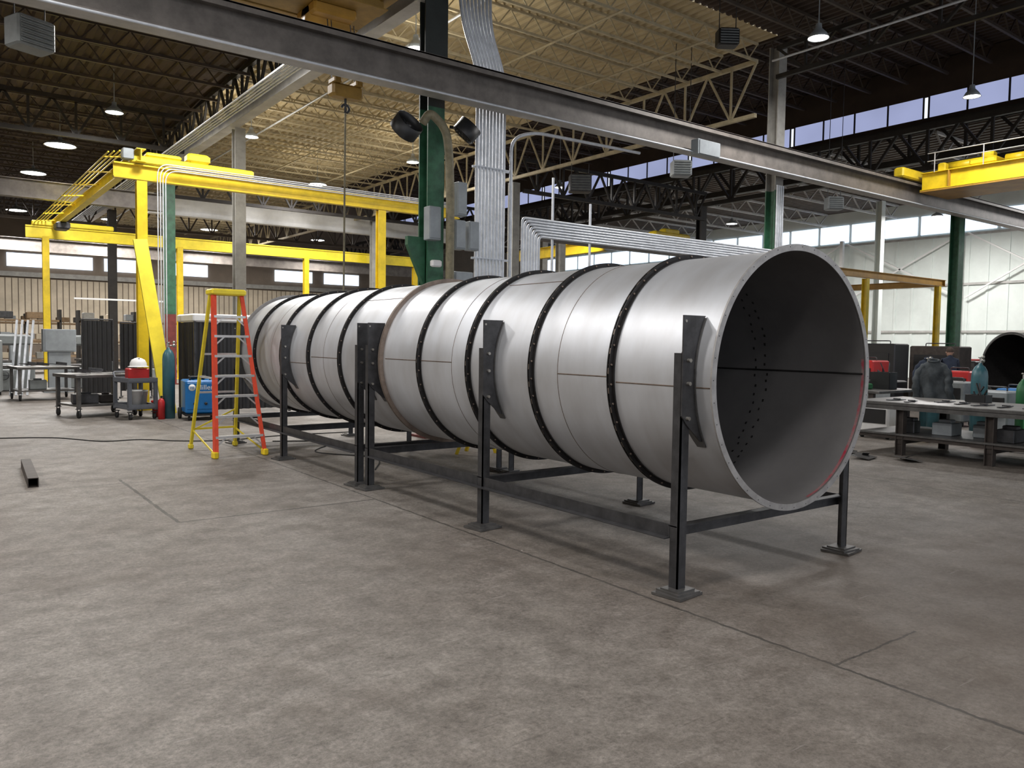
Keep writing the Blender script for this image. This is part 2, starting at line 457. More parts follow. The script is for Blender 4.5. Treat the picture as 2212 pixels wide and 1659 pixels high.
obj("runway_beam", MB().ibeam((-12, 31.0, 6.6), (7.2, 31.0, 6.6), .35, .6), 'beam', label="grey-brown crane runway beam meeting a green column", cat="steel beam")
obj("runway_beam", MB().ibeam((-12, 50, 6.6), (40, 50, 6.6), .35, .7), 'beam', label="grey-brown distant crane runway beam", cat="steel beam")
obj("runway_beam", MB().ibeam((17.9, 24.2, 5.9), (34, 24.2, 5.9), .3, .45), 'beam', label="grey-brown crane runway beam across the middle bay", cat="steel beam")
for x, m_ in ((9.6, 'galv'), (12.2, 'creamst'), (14.9, 'creamst')):
    obj("roof_conduit", MB().cyl((x, 12.5, 8.85), (x, 58, 8.85), .03, 8), m_, label="straight conduit strapped under the cream roof joists", cat="conduit", group="conduits under cream joists")

r = root("runway_beam", "long grey-brown monorail crane beam with conduit clipped beneath", "steel beam", (0, 12, 6.0))
obj("beam", MB().ibeam((-8, 0, .27), (44, 0, .27), .34, .54, .028), 'beam', r)
obj("cap_channel", MB().bar((-8, 0, .57), (44, 0, .57), .42, .03).bar((-8, -.2, .53), (44, -.2, .53), .02, .1).bar((-8, .2, .53), (44, .2, .53), .02, .1), 'beam', r)
for k in range(4):
    obj("conduit", MB().cyl((-8, -.2 - .045 * k, -.02 - .018 * k), (44, -.2 - .045 * k, -.02 - .018 * k), .018, 8), 'galv', r)
obj("lit_flange_plate", MB().bx(-8, 44, -.172, .172, -.012, .0), 'ltbeam', r, "bottom flange, coloured pale for light from below")  # pale plate puts the light from below into the flange's colour

# ------------------------------------------------------------------ columns
def column(x, y, cols, label, w=.30, d=.30):
    r = root("steel_column", label, "steel column", (x, y, 0))
    for (z0, z1, m) in cols:
        obj("column_shaft", MB().ibeam((0, 0, z0), (0, 0, z1), w, d, .03, V((0, 1, 0))), m, r)
    obj("base_plate", MB().bx(-.25, .25, -.25, .25, 0, .04), cols[0][2], r)
    return r
c = column(7.47, 12.5, [(0.04, 1.2, 'redbase'), (1.2, 5.9, 'green'), (5.9, 9.3, 'blackcol')], "green steel H-column, black above, carrying hoses and electrical boxes", .34, .32)
obj("beam_bracket", MB().add([(-.15, -.05, 3.6), (-.15, .05, 3.6), (-.5, -.05, 3.6), (-.5, .05, 3.6), (-.15, -.05, 2.7), (-.15, .05, 2.7), (-.5, -.05, 3.45), (-.5, .05, 3.45)],
    [(0, 2, 6, 4), (1, 5, 7, 3), (0, 1, 3, 2), (4, 6, 7, 5), (2, 3, 7, 6), (0, 4, 5, 1)]), 'green', c)
obj("column_upper_plate", MB().bx(-.26, .2, -.2, -.17, 6.65, 9.3), 'blackcol', c)
column(17.65, 12.5, [(.04, 1.2, 'redbase'), (1.2, 5.7, 'green'), (5.7, 9.3, 'grcol')], "green steel H-column painted grey above the runway beam", .32)
column(27.75, 12.5, [(.04, 1.8, 'redbase'), (1.8, 7.8, 'green')], "dark green steel H-column with red painted base", .38)
column(7.5, 23.3, [(.04, 7.75, 'grcol')], "pale grey steel column under the lattice girder", .30)
column(7.5, 31.3, [(.04, 2.6, 'redbase'), (2.6, 7.75, 'green')], "green steel column with red painted base", .38)
column(17.4, 23.3, [(.04, 7.5, 'grcol')], "pale grey steel column under the cream girder", .32)
column(27.7, 23.3, [(.04, 7.8, 'darksteel')], "black steel column under the high roof", .36)
column(17.4, 34.3, [(.04, 7.5, 'grcol')], "pale grey steel column under the cream girder", .34)
column(27.7, 34.3, [(.04, 7.8, 'grcol')], "grey steel column under the high roof", .36)
column(7.5, 42, [(.04, 7.75, 'darksteel')], "dark steel column near the back wall", .36)
column(37.5, 20.5, [(.04, 8.8, 'wallpan')], "white painted steel column by the panelled wall", .34)
column(37.5, 12.6, [(.04, 8.8, 'green')], "green steel column by the panelled wall", .36)
column(2.0, 52, [(.04, 9, 'green')], "green steel column near the back wall", .4)
for (ya, yb) in ((14, 20), (20.3, 27), (27.3, 34)):
    obj("wall_brace", MB().bar((45.6, ya, 4.5), (45.6, yb, 8.0), .08, .08).bar((45.6, yb, 4.5), (45.6, ya, 8.0), .08, .08).bar((45.6, ya, 0), (45.6, ya, 8.2), .2, .2),
        'white', label="white painted X-brace and post on panelled wall", cat="steel brace", group="white wall braces")
obj("roof_conduit", MB().cyl((17.0, 12.2, 8.75), (17.0, -4, 8.75), .03, 8), 'galv', label="long pale conduit running out from the grey column top", cat="conduit")

# ------------------------------------------------------------------ duct
CX, CZ = 5.258, 1.509
RB = .952
Ya, Yj, Yb = 3.47, 8.27, 13.35
D = root("steel_duct", "large round stainless duct with black bolted rings on support frame", "duct", (CX, Ya, 0))
def dl(y): return y - Ya
for (a, c2) in ((Ya, Yj), (Yj, Yb)):
    obj("duct_shell", MB().lathe([(RB, dl(a)), (RB, dl(c2))], (0, 0, CZ), 'y', 160), 'steel', D)
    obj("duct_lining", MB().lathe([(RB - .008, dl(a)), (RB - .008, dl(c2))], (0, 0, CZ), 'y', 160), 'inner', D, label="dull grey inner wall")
def annulus(r0, r1, y, t, n=160):
    return MB().lathe([(r0, y - t / 2), (r1, y - t / 2), (r1, y + t / 2), (r0, y + t / 2), (r0, y - t / 2)], (0, 0, CZ), 'y', n, smooth=False)
obj("end_flange", annulus(RB - .008, .992, dl(Ya), .014), 'flange', D, label="flat steel end flange")
obj("end_flange", annulus(RB - .008, 1.0, dl(Yb), .014), 'flange', D)
obj("joint_flange", annulus(RB, 1.0, dl(Yj) - .012, .014), 'flangebrown', D, label="brown tinted joint flange")
obj("joint_flange", annulus(RB, 1.0, dl(Yj) + .012, .014), 'flangebrown', D)
b = MB()
for i in range(40):
    a = 2 * pi * i / 40
    b.cyl((.974 * math.cos(a), dl(Ya) - .008, CZ + .974 * math.sin(a)), (.974 * math.cos(a), dl(Ya) - .0065, CZ + .974 * math.sin(a)), .004, 8)
obj("bolt_hole", b, 'rubber', D, kind="stuff")
for yr in (4.47, 5.47, 6.47, 7.42, 9.42, 10.43, 11.45, 12.6):
    y = dl(yr)
    b = MB()
    for s in (-1, 1):
        yy = y + s * .011
        b.lathe([(RB, yy - .004), (.992, yy - .004), (.992, yy + .004), (RB, yy + .004)], (0, 0, CZ), 'y', 128, smooth=False)
        b.lathe([(RB + .001, yy), (RB + .009, yy), (RB + .009, yy + s * .026), (RB + .001, yy + s * .026)], (0, 0, CZ), 'y', 128, smooth=False)
    obj("stiffener_ring", b, 'ring', D, label="black double-angle bolted stiffener ring")
    b = MB()
    for i in range(40):
        a = 2 * pi * (i + .5) / 40
        p = V((.975 * math.cos(a), 0, .975 * math.sin(a) + CZ))
        b.cyl(p + V((0, y - .024, 0)), p + V((0, y + .024, 0)), .008, 6)
        a2 = a + .05
        b.box((.981 * math.cos(a2), y, .981 * math.sin(a2) + CZ), (.014, .012, .045), Matrix.Rotation(-a2, 3, 'Y'))
    obj("ring_bolt", b, 'flangebrown', D, kind="stuff", label="brownish bolts and spacers")
def seamring(y, rr=.003):
    return MB().tube([V((RB * math.cos(2 * pi * i / 128), dl(y), CZ + RB * math.sin(2 * pi * i / 128))) for i in range(129)], rr, 6)
for ys_ in (5.12, 6.78, 9.95, 11.9): obj("weld_seam", seamring(ys_), 'weld', D, label="thin heat-tinted circumferential weld")
def longseam(ya, yb, ang, r=RB, w=.005):
    return MB().cyl((r * math.cos(ang), dl(ya), CZ + r * math.sin(ang)), (r * math.cos(ang), dl(yb), CZ + r * math.sin(ang)), w, 6)
for (ya, yb, ang) in ((3.5, 4.42, pi + .06), (4.52, 5.12, pi + .02), (5.52, 6.4, pi - 1.0), (6.78, 7.38, pi - .03), (7.47, 8.2, pi - .03), (8.35, 9.36, pi - .9), (9.5, 10.35, pi), (10.5, 11.4, pi + .1)):
    obj("weld_seam", longseam(ya, yb, ang), 'weld', D)
obj("weld_seam", longseam(3.49, 12, .02, RB - .009, .008), 'ring', D, label="dark longitudinal weld inside the duct")
b = MB()
for yr in (4.42, 4.52):
    for i in range(22):
        a = -1.1 + 2.0 * i / 22 + (0.05 if yr == 4.52 else 0) + random.uniform(-.02, .02)
        b.box(((RB - .01) * math.cos(a), dl(yr) + random.uniform(-.02, .02), CZ + (RB - .01) * math.sin(a)), (.003, .014, .022), Matrix.Rotation(-a, 3, 'Y'))
obj("stitch_weld", b, 'ring', D, kind="stuff", label="rows of small dark stitch weld marks inside")
b = MB().lathe([(RB - .0095, .010), (RB - .010, .032)], (0, 0, CZ), 'y', 60, a0=-1.35, a1=.15)
obj("dye_marking", b, 'red', D, label="smeared red dye along the inner lip")

# ------------------------------------------------------------------ support frames
XL, XR = 4.19, 6.33
def gusset(side, y, x0):
    top, bot = 1.95, 1.07
    cx = CX; pts_o = []; pts_i = []; n = 14
    xe = cx + side * math.sqrt((RB + .012) ** 2 - (bot - CZ) ** 2)
    for i in range(n + 1):
        z = top + (bot - top) * i / n
        xs = cx + side * math.sqrt(max(0, (RB + .012) ** 2 - (z - CZ) ** 2))
        xo = x0
        if z < 1.24: xo = x0 + (xe - x0) * (1.24 - z) / (1.24 - bot) * .9
        pts_i.append((xs, z)); pts_o.append((xo, z))
    vs = []
    for yy in (y - .006, y + .006):
        for p in pts_o: vs.append((p[0], yy, p[1]))
        for p in pts_i: vs.append((p[0], yy, p[1]))
    k = n + 1; fs = []
    for i in range(n):
        fs += [(i, i + 1, k + i + 1, k + i), (2 * k + i, 3 * k + i, 3 * k + i + 1, 2 * k + i + 1),
               (i, 2 * k + i, 2 * k + i + 1, i + 1), (k + i, k + i + 1, 3 * k + i + 1, 3 * k + i)]
    fs += [(0, k, 3 * k, 2 * k), (n, 2 * k + n, 3 * k + n, k + n)]
    return MB().add(vs, fs)
def pad(side, y):
    a0 = math.asin((1.03 - CZ) / RB); a1 = math.asin((1.93 - CZ) / RB)
    if side < 0: a0, a1 = pi - a0, pi - a1
    n = 18; vs = []; fs = []
    for i in range(n + 1):
        t = i / n; a = a0 + (a1 - a0) * t
        w = .02 + .14 * math.sin(pi * min(1, t * .9 + .08))
        for rr in (RB + .002, RB + .012):
            for yy in (y - .02, y + w):
                vs.append((CX + rr * math.cos(a), yy, CZ + rr * math.sin(a)))
    for i in range(n):
        q = i * 4; w = q + 4
        fs += [(q, q + 1, w + 1, w), (q + 2, w + 2, w + 3, q + 3), (q, w, w + 2, q + 2), (q + 1, q + 3, w + 3, w + 1)]
    fs += [(0, 2, 3, 1), (n * 4, n * 4 + 1, n * 4 + 3, n * 4 + 2)]
    return MB().add(vs, fs)

def support_frame(posts, label):
    r = root("support_frame", label, "support frame", (XL, posts[0], 0))
    off = V((-XL, -posts[0], 0))
    def O(name, b, m, lb=None, kind=None):
        b.v = [tuple(V(p) + off) for p in b.v]
        return obj(name, b, m, r, lb, kind=kind)
    for y in posts:
        for side, x in ((-1, XL), (1, XR)):
            s = -side
            poly = MB()
            poly.bx(x, x + s * .082, y - .006, y + .006, .03, 1.69)
            poly.bx(x, x + s * .010, y - .006, y + .072, .03, 1.69)
            O("post", poly, 'mill', "dark angle-iron post")
            O("gusset_plate", gusset(side, y - .014, x - s * .012), 'mill', "dark tapered plate cut to the duct curve")
            O("wear_pad", pad(side, y - .01), 'pad', "curved steel pad against the duct")
            f = MB().box((x + s * .03, y + .02, .012), (.27, .24, .018), Matrix.Rotation(.12, 3, 'Z'))
            f.box((x + s * .04, y + .02, .028), (.22, .21, .014), Matrix.Rotation(-.05, 3, 'Z'))
            f.box((x + s * .035, y + .02, .041), (.18, .16, .012), Matrix.Rotation(.04, 3, 'Z'))
            O("foot_plate", f, 'table', "stacked square foot plates")
            bb = MB()
            for z in (1.24, 1.48, 1.64): bb.cyl((x + s * .04, y - .045, z), (x + s * .04, y - .02, z), .014, 8)
            bb.cyl((x + s * .01, y - .024, 1.91), (x + s * .01, y - .020, 1.91), .010, 8)
            O("bolt", bb, 'bolt', kind="stuff")
    zr = .44
    for x, s in ((XL, 1), (XR, -1)):
        b = MB(); b.bx(x + s * .012, x + s * .020, posts[0] + .01, posts[-1], zr - .045, zr + .045)
        b.bx(x - s * .05, x + s * .02, posts[0] + .08, posts[-1] - .02, zr - .05, zr - .042)
        O("side_rail", b, 'mill', "dark angle-iron rail")
    for y in posts:
        b = MB(); b.bx(XL, XR, y + .075, y + .083, zr - .045, zr + .045)
        b.bx(XL, XR, y + .01, y + .083, zr + .037, zr + .045)
        O("cross_rail", b, 'mill', "dark angle-iron cross rail")
    return r
support_frame([3.66, 6.05, 8.40], "dark angle-iron frame under the near half of the duct")
support_frame([8.68, 11.15, 13.3], "dark angle-iron frame under the far half of the duct")

# ------------------------------------------------------------------ ladder
def ladder(loc, rz):
    r = root("step_ladder", "red and yellow fibreglass A-frame step ladder with aluminium steps", "ladder", loc, rz)
    H_ = 2.42
    def fr(sx, z): return V((sx * (.37 - .155 * z / H_), .56 * z / H_, z))
    def rr(sx, z): return V((sx * (.35 - .13 * z / H_), 1.28 - .62 * z / H_, z))
    for sx in (-1, 1):
        b = MB().bar(fr(sx, .06), fr(sx, H_), .035, .09, V((0, 1, 0)))
        b.bar(fr(sx, .06) + V((-sx * .012, -.040, 0)), fr(sx, H_) + V((-sx * .012, -.040, 0)), .055, .012, V((0, 1, 0)))
        obj("front_rail", b, 'fibre_red', r, "red fibreglass front rail")
        obj("rear_rail", MB().bar(rr(sx, .05), rr(sx, H_), .04, .06, V((0, 1, 0))), 'fibre_yel', r, "yellow fibreglass rear rail")
        obj("foot", MB().bev(fr(sx, .05), (.08, .13, .1), .015), 'yellow', r, "yellow ladder shoe")
        obj("foot", MB().bev(rr(sx, .04), (.07, .10, .08), .015), 'fibre_yel', r)
        obj("spreader_bar", MB().bar(fr(sx, 1.15), rr(sx, 1.15), .015, .03), 'alu', r)
    for i in range(7):
        z = .30 + i * .295
        a, c_ = fr(-1, z), fr(1, z)
        b = MB().bar(a, c_, .10, .035)
        for sx in (-1, 1):
            p = fr(sx, z)
            b.bar(p + V((-sx * .02, -.03, -.13)), p + V((-sx * .15, -.03, -.01)), .006, .022)
        obj("step", b, 'alu', r, "aluminium tread with knee braces")
    for z in (.32, .9, 1.5, 2.05):
        obj("rear_brace", MB().bar(rr(-1, z), rr(1, z), .02, .03), 'fibre_yel' if z < .5 else 'alu', r)
    obj("rear_brace", MB().bar(rr(-1, .3), rr(1, .62), .015, .025), 'fibre_yel', r)
    obj("rear_brace", MB().bar(fr(-1, .06), rr(-1, .3), .015, .025), 'fibre_yel', r)
    obj("rear_brace", MB().bar(fr(1, .06), rr(1, .3), .015, .025), 'fibre_yel', r)
    obj("top_cap", MB().bev((0, .61, H_ + .02), (.52, .32, .09), .02), 'yellow2', r, "yellow moulded top cap")
    return r
ladder((3.78, 11.72, 0), .02)

# ------------------------------------------------------------------ conduits & pipes near green column
gname = "galvanised vertical conduits beside the green column"
for i in range(10):
    x = 8.42 + i * .078
    if i < 9:
        pts = fillet([(x, 12.45, .4), (x, 12.45, 6.75), (x - .32, 12.5, 7.6), (x - .5 + .02 * i, 12.5, 9.1)], .35)
    else:
        pts = fillet([(x, 12.32, .4), (x, 12.32, 5.62), (x + .5, 12.25, 5.8), (12.5, 12.25, 5.84)], .25)
    obj("conduit", MB().tube(pts, .032, 8), 'galv', label="galvanised steel conduit rising beside the green column", cat="conduit", group=gname)
for i in range(7):
    x = 9.32 + i * .068; z = 4.13 - i * .054
    pts = fillet([(x, 12.2, .4), (x, 12.2, z), (19.5, 12.2, z)], .09)
    obj("conduit", MB().tube(pts, .0268, 10), 'galv', label="galvanised conduit turning from vertical to horizontal run", cat="conduit", group="horizontal conduit run")
for i in range(4):
    obj("conduit", MB().tube(fillet([(4.60 + .06 * i, 20.22, .9), (4.60 + .06 * i, 20.22, 5.84 - .045 * i), (13.2, 20.22, 5.84 - .045 * i)], .3), .014, 8), 'galv',
        label="thin galvanised conduit running up and along the yellow gantry beam", cat="conduit", group="conduits on the yellow gantry")
for i in range(5):
    obj("conduit", MB().tube([(6.6 + .09 * i, 15.2, 7.8), (6.6 + .09 * i, 58, 7.8)], .026, 8), 'galv',
        label="long galvanised conduit under the dark lattice girder", cat="conduit", group="conduits along the lattice girder")
for i in range(4):
    obj("conduit", MB().tube([(17.46 + .08 * i, 12.27, .3), (17.46 + .08 * i, 12.27, 5.8)], .025, 8), 'galv',
        label="galvanised conduit strapped to green column", cat="conduit", group="conduits on the further green column")
for z in (3.3, 5.0):
    obj("conduit_strut", MB().bx(8.36, 9.2, 12.49, 12.53, z, z + .04).bx(8.36, 9.2, 12.40, 12.412, z + .01, z + .03), 'galv', label="strut channel clamping the vertical conduits", cat="strut channel", group="conduit struts")
for x, h in ((10.1, 5.0), (11.1, 4.6)):
    obj("conduit_strut", MB().bx(x, x + .035, 12.24, 12.28, 0, h), 'galv', label="vertical strut post holding the horizontal conduits", cat="strut channel", group="conduit struts")
obj("flexible_exhaust_hose", MB().tube(fillet([(7.05, 12.1, 5.5), (7.16, 12.05, 5.70), (7.45, 11.98, 5.45), (7.52, 11.98, 5.0), (7.50, 11.9, 4.3), (7.50, 11.9, .5)], .2), .075, 14), 'olive',
    label="olive ribbed exhaust hose bending down beside the green column", cat="hose")
def ebox(loc, d, label):
    r = root("electrical_box", label, "electrical box", loc)
    obj("box_body", MB().bev((0, 0, 0), d, .01), 'ebox', r)
    obj("box_door", MB().bev((0, -d[1] / 2 - .006, 0), (d[0] * .88, .012, d[2] * .9), .004), 'ebox', r)
    obj("switch_lever", MB().bx(d[0] / 2, d[0] / 2 + .03, -.02, .02, -.05, .09), 'black', r)
ebox((7.88, 12.18, 4.30), (.20, .18, .60), "tall grey electrical disconnect on the green column")
ebox((7.84, 12.18, 3.66), (.22, .2, .52), "grey electrical enclosure on the green column")
ebox((8.12, 12.15, 3.66), (.22, .18, .52), "grey electrical enclosure beside the conduits")
ebox((7.26, 12.1, 3.8), (.24, .2, .58), "grey starter box on the face of the green column")
ebox((7.9, 12.15, 2.85), (.40, .2, .3), "wide grey junction box above the duct")
ebox((13.9, 11.62, 6.02), (.75, .2, .33), "pale grey junction box clamped to the runway beam")
obj("emergency_lamp", MB().bev((7.28, 12.0, 3.1), (.2, .1, .12), .02), 'white', label="small white twin-head emergency lamp on green column", cat="emergency lamp")

def fan(loc, rz, tilt, label, s=.32):
    r = root("wall_fan", label, "fan", loc, rz)
    q = Matrix.Rotation(tilt, 3, 'X')
    b = MB().lathe([(s, -.12), (s, .12), (s * .97, .12), (s * .97, -.12), (s, -.12)], n=24)
    b.v = [tuple(q @ V(p)) for p in b.v]
    obj("fan_drum", b, 'black', r)
    b = MB()
    for k in range(5):
        b.box((math.cos(k * 1.257) * s * .5, math.sin(k * 1.257) * s * .5, 0), (s * .8, s * .35, .01), Matrix.Rotation(k * 1.257, 3, 'Z') @ Matrix.Rotation(.4, 3, 'X'))
    b.lathe([(0, -.06), (.06, -.06), (.06, .06), (0, .06)], n=12)
    b.v = [tuple(q @ V(p)) for p in b.v]
    obj("fan_blades", b, 'black', r)
    b = MB()
    for rr_ in (.3, .6, .9): b.tube([(s * rr_ * math.cos(t * pi / 10), s * rr_ * math.sin(t * pi / 10), -.13) for t in range(21)], .004, 5)
    for k in range(8): b.bar((0, 0, -.13), (s * math.cos(k * pi / 4), s * math.sin(k * pi / 4), -.13), .005, .005)
    b.v = [tuple(q @ V(p)) for p in b.v]
    obj("fan_guard", b, 'ring', r)
    obj("mounting_arm", MB().bar((0, 0, 0), (.2, .3, .1), .05, .05), 'black', r)
fan((6.68, 12.0, 5.36), .3, .9, "black drum fan on a bracket facing down the shop", .25)
fan((7.90, 12.0, 5.5), 1.0, .7, "dark drum fan beside the green column", .22)

# ------------------------------------------------------------------ overhead crane, hoist
r = root("overhead_crane", "grimy amber overhead crane bridge with hoist drum", "crane", (0, 13.4, 7.5))
obj("bridge_girder", MB().ibeam((-8, -.5, .3), (6.7, -.5, .3), .36, .6), 'brownamber', r)
obj("bridge_girder", MB().ibeam((-8, .7, .3), (6.7, .7, .3), .36, .6), 'brownamber', r)
obj("walkway", MB().bx(-8, 6.7, -.3, .5, .02, .06), 'brownamber', r)
obj("end_truck", MB().bev((6.75, .1, .4), (.3, 2.4, .4), .04), 'brownamber', r)
obj("hoist_trolley", MB().bev((5.9, .1, -.06), (.8, .8, .2), .04).lathe([(0, -.4), (.17, -.4), (.17, .4), (0, .4)], (5.9, .1, -.1), 'x', 16), 'amber', r)
r = root("hook_block", "amber hoist hook block hanging on wire ropes over the duct", "hoist", (6.05, 13.05, 6.05))
obj("block_body", MB().bev((0, 0, 0), (.58, .26, .22), .04).bev((-.2, -.02, .15), (.14, .28, .10), .02).bev((.2, -.02, .15), (.14, .28, .10), .02), 'brownamber', r)
for dx in (-.25, -.18, .18, .25): obj("wire_rope", MB().cyl((dx, 0, .1), (dx, .2, 1.25), .009, 6), 'mill', r)
obj("hook", MB().tube([(0, 0, -.1)] + [(.07 * math.sin(t), 0, -.28 - .07 * math.cos(t)) for t in [k * .5 for k in range(0, 10)]], .022, 8), 'mill', r)
obj("chain_fall", MB().cyl((0, 0, -.2), (0, .05, -3.5), .017, 6), 'olive', r)
r = root("overhead_crane", "yellow twin-girder overhead crane bridge with handrail on the runway beam", "crane", (23.7, 11.6, 6.2))
obj("bridge_girder", MB().ibeam((-.25, -18, .33), (-.25, 0, .33), .26, .5), 'yellow', r)
obj("bridge_girder", MB().ibeam((1.2, -18, .33), (1.2, 0, .33), .26, .5), 'yellow', r)
obj("underside_plate", MB().bx(-.38, 1.33, -18, 0, .03, .07), 'amber', r, "amber underside plating")
obj("end_truck", MB().bev((.45, .25, .55), (3.2, .3, .28), .04), 'yellow', r)
for k in range(9): obj("web_stiffener", MB().bx(-.38, -.27, -.8 - 2 * k, -.77 - 2 * k, .1, .56), 'amber', r)
for xx in (-.8, 1.7): obj("track_wheel", MB().lathe([(0, -.06), (.14, -.06), (.14, .06), (0, .06)], (xx, .4, .47), 'y', 18), 'mill', r)
b = MB()
for k in range(14): b.cyl((-.4, -.4 - 1.3 * k, .55), (-.4, -.4 - 1.3 * k, 1.1), .015, 6)
b.cyl((-.4, -.2, 1.1), (-.4, -18, 1.1), .015, 6); b.cyl((-.4, -.2, .88), (-.4, -18, .88), .012, 6)
obj("handrail", b, 'ltbeam', r)
obj("hoist_trolley", MB().bev((.5, -1.6, .70), (1.5, .7, .2), .05).lathe([(0, -.4), (.13, -.4), (.13, .4), (0, .4)], (.2, -.9, .76), 'y', 18).lathe([(0, -.3), (.12, -.3), (.12, .3), (0, .3)], (.3, -2.3, .76), 'y', 18).bev((.2, -1.6, .9), (.3, .3, .22), .04).bev((-.1, -.5, .7), (.22, .22, .25), .03), 'yellow', r)

# ------------------------------------------------------------------ yellow gantry left
r = root("gantry_crane", "bright yellow freestanding bridge crane on yellow columns", "crane", (4.3, 20.5, 0))
def gx(x): return x - 4.3
def gy(y): return y - 20.5
for (x, y, z) in ((4.3, 20.5, 5.42), (10.6, 20.5, 5.42), (3.95, 35, 5.5), (8.8, 35, 5.5), (14.3, 35, 5.5), (20, 35, 5.5)):
    b = MB().ibeam((gx(x), gy(y), .03), (gx(x), gy(y), z), .23, .19, .02, V((0, 1, 0))); b.bx(gx(x) - .2, gx(x) + .2, gy(y) - .2, gy(y) + .2, 0, .03)
    obj("column", b, 'yellow', r)
obj("runway_beam", MB().ibeam((gx(3.7), 0, 5.62), (gx(13.2), 0, 5.62), .18, .36, .035), 'yellow', r)
obj("runway_beam", MB().ibeam((gx(3.3), gy(35), 5.66), (gx(21), gy(35), 5.66), .14, .46, .05), 'yellow2', r)
obj("bridge_girder", MB().ibeam((gx(4.25), -.3, 5.98), (gx(4.25), 15, 5.98), .2, .3, .02), 'yellow2', r)
for k in range(4):
    obj("festoon_bar", MB().cyl((gx(3.95) - .12 * k, -.1, 6.08 - .03 * k), (gx(3.95) - .12 * k, 14.7, 6.08 - .03 * k), .018, 8), 'yellow2', r)
for k in range(7):
    obj("festoon_bracket", MB().bar((gx(3.55), .4 + k * 2.2, 5.96), (gx(4.2), .4 + k * 2.2, 6.04), .04, .03), 'yellow', r)
obj("end_truck", MB().bev((gx(5.5), 0, 5.91), (2.9, .26, .18), .03), 'yellow2', r)
obj("end_truck", MB().bev((gx(4.9), gy(35), 5.99), (2.8, .26, .18), .03), 'yellow2', r)
obj("hoist_motor", MB().bev((gx(5.6), .05, 6.12), (.55, .35, .22), .05).bev((gx(4.8), .05, 6.06), (.8, .3, .1), .03), 'yellow2', r)
obj("control_box", MB().bev((gx(4.0), -.05, 6.0), (.25, .25, .25), .02), 'ebox', r, "small grey control box")
obj("hoist_drum", MB().bev((gx(4.25), 12.5, 5.7), (.45, .8, .26), .05), 'mill', r)
obj("yellow_plank", MB().bar((4.17, 20.05, 4.0), (4.52, 18.95, .02), .30, .07, V((0, 1, 0))), 'yellow2', label="long yellow steel plate leaning against a yellow column", cat="steel plate")
r = root("gantry_crane", "distant yellow bridge crane with box trolley", "crane", (24, 25.5, 0))
obj("bridge_girder", MB().ibeam((0, 0, 6.0), (0, 7, 6.0), .3, .5), 'yellow', r)
obj("runway_beam", MB().ibeam((-3, 0, 6.35), (12, 0, 6.35), .3, .4), 'grcol', r)
obj("hoist_trolley", MB().bev((4.1, 0, 6.75), (2.4, .5, .3), .06).bev((4.1, 0, 6.95), (1.0, .4, .25), .05), 'yellow', r)
for x in (-2.5, 11): obj("column", MB().ibeam((x, 0, 0), (x, 0, 6.15), .3, .3, .02, V((0, 1, 0))), 'grcol', r)
r = root("gantry_crane", "yellow freestanding crane frame near the white panelled wall", "crane", (28.4, 16, 0))
for x in (0, 5.6): obj("column", MB().ibeam((x, 0, 0), (x, 0, 4.3), .2, .2, .02, V((0, 1, 0))), 'yellow', r)
obj("runway_beam", MB().ibeam((-3, 0, 4.45), (6, 0, 4.45), .2, .26), 'amber', r)
obj("runway_beam", MB().ibeam((6, -.1, 4.45), (6, 5, 4.45), .2, .26), 'amber', r)

# ------------------------------------------------------------------ lamps
def highbay(x, y, z, top, s=.3, label="round high-bay lamp hanging from the roof joists"):
    r = root("high_bay_lamp", label, "ceiling lamp", (x, y, z), group="high-bay lamps")
    obj("lamp_shade", MB().lathe([(.06, .30), (.07, .20), (s * .75, .10), (s, 0), (s * .96, 0), (s * .7, .08), (.04, .15)], n=28), 'ebox', r, "grey spun reflector")
    obj("lamp_lens", MB().lathe([(0, .01), (s * .5, .008), (s * .93, .012)], n=28), 'lampglow', r, "glowing lens")
    obj("stem", MB().cyl((0, 0, .28), (0, 0, top - z), .012, 6), 'ebox', r)
lamps = [(15.15, 9.77, .22, 330), (21.65, 9.54, .21, 220), (4.64, 25.42, .25, 480), (3.98, 30.98, .50, 560), (3.79, 36.9, .47, 560), (4.19, 48.4, .5, 1100), (4.99, 17.77, .2, 460), (13.41, 31.6, .38, 560),
         (14.0, 49, .5, 1000), (8.64, 25.6, .22, 460), (14.4, 25.4, .23, 420), (21.4, 25.5, .22, 420), (34.66, 27.1, .3, 900), (8.54, 48.6, .42, 1100), (20.9, 49.2, .45, 800), (8.9, 15.6, .2, 330)]
added_lamps = [(-1, 3, .3, 300), (4.2, 1.0, .3, 210), (-6, 9, .3, 450), (-1, 11, .3, 420), (-6, -3, .3, 320), (1, -5, .3, 240), (-6, 19, .3, 450), (38, 10, .3, 1000), (40, 19, .3, 1000), (39, 34, .3, 1000)]  # lamps added for light: out-of-view fill, and brightness on the right wall
def area(x, y, z, p, size=1.4, col=(1, .97, .94), up=False):
    l = bpy.data.lights.new("lamp_or_fill_light", 'AREA'); l.shape = 'DISK'; l.size = size; l.energy = p; l.color = col
    o = bpy.data.objects.new("lamp_or_fill_light", l); COL.objects.link(o); o.location = (x, y, z)
    if up: o.rotation_euler = (pi, 0, 0)
for x, y, s, p in lamps + added_lamps:
    highbay(x, y, 8.15, 9.39 if x < 17 else (12.59 if x < 31 else 9.99), s)
    area(x, y, 8.12, p)
for x, y in ((13.41, 31.6), (8.64, 25.6), (14.4, 25.4), (8.9, 15.6), (14.0, 49)):
    area(x, y, 7.6, 50, 1.6, (1, .93, .80), True)      # added upward fill lights that brighten the cream roof deck
w = bpy.data.worlds.new("World"); bpy.context.scene.world = w; w.use_nodes = True
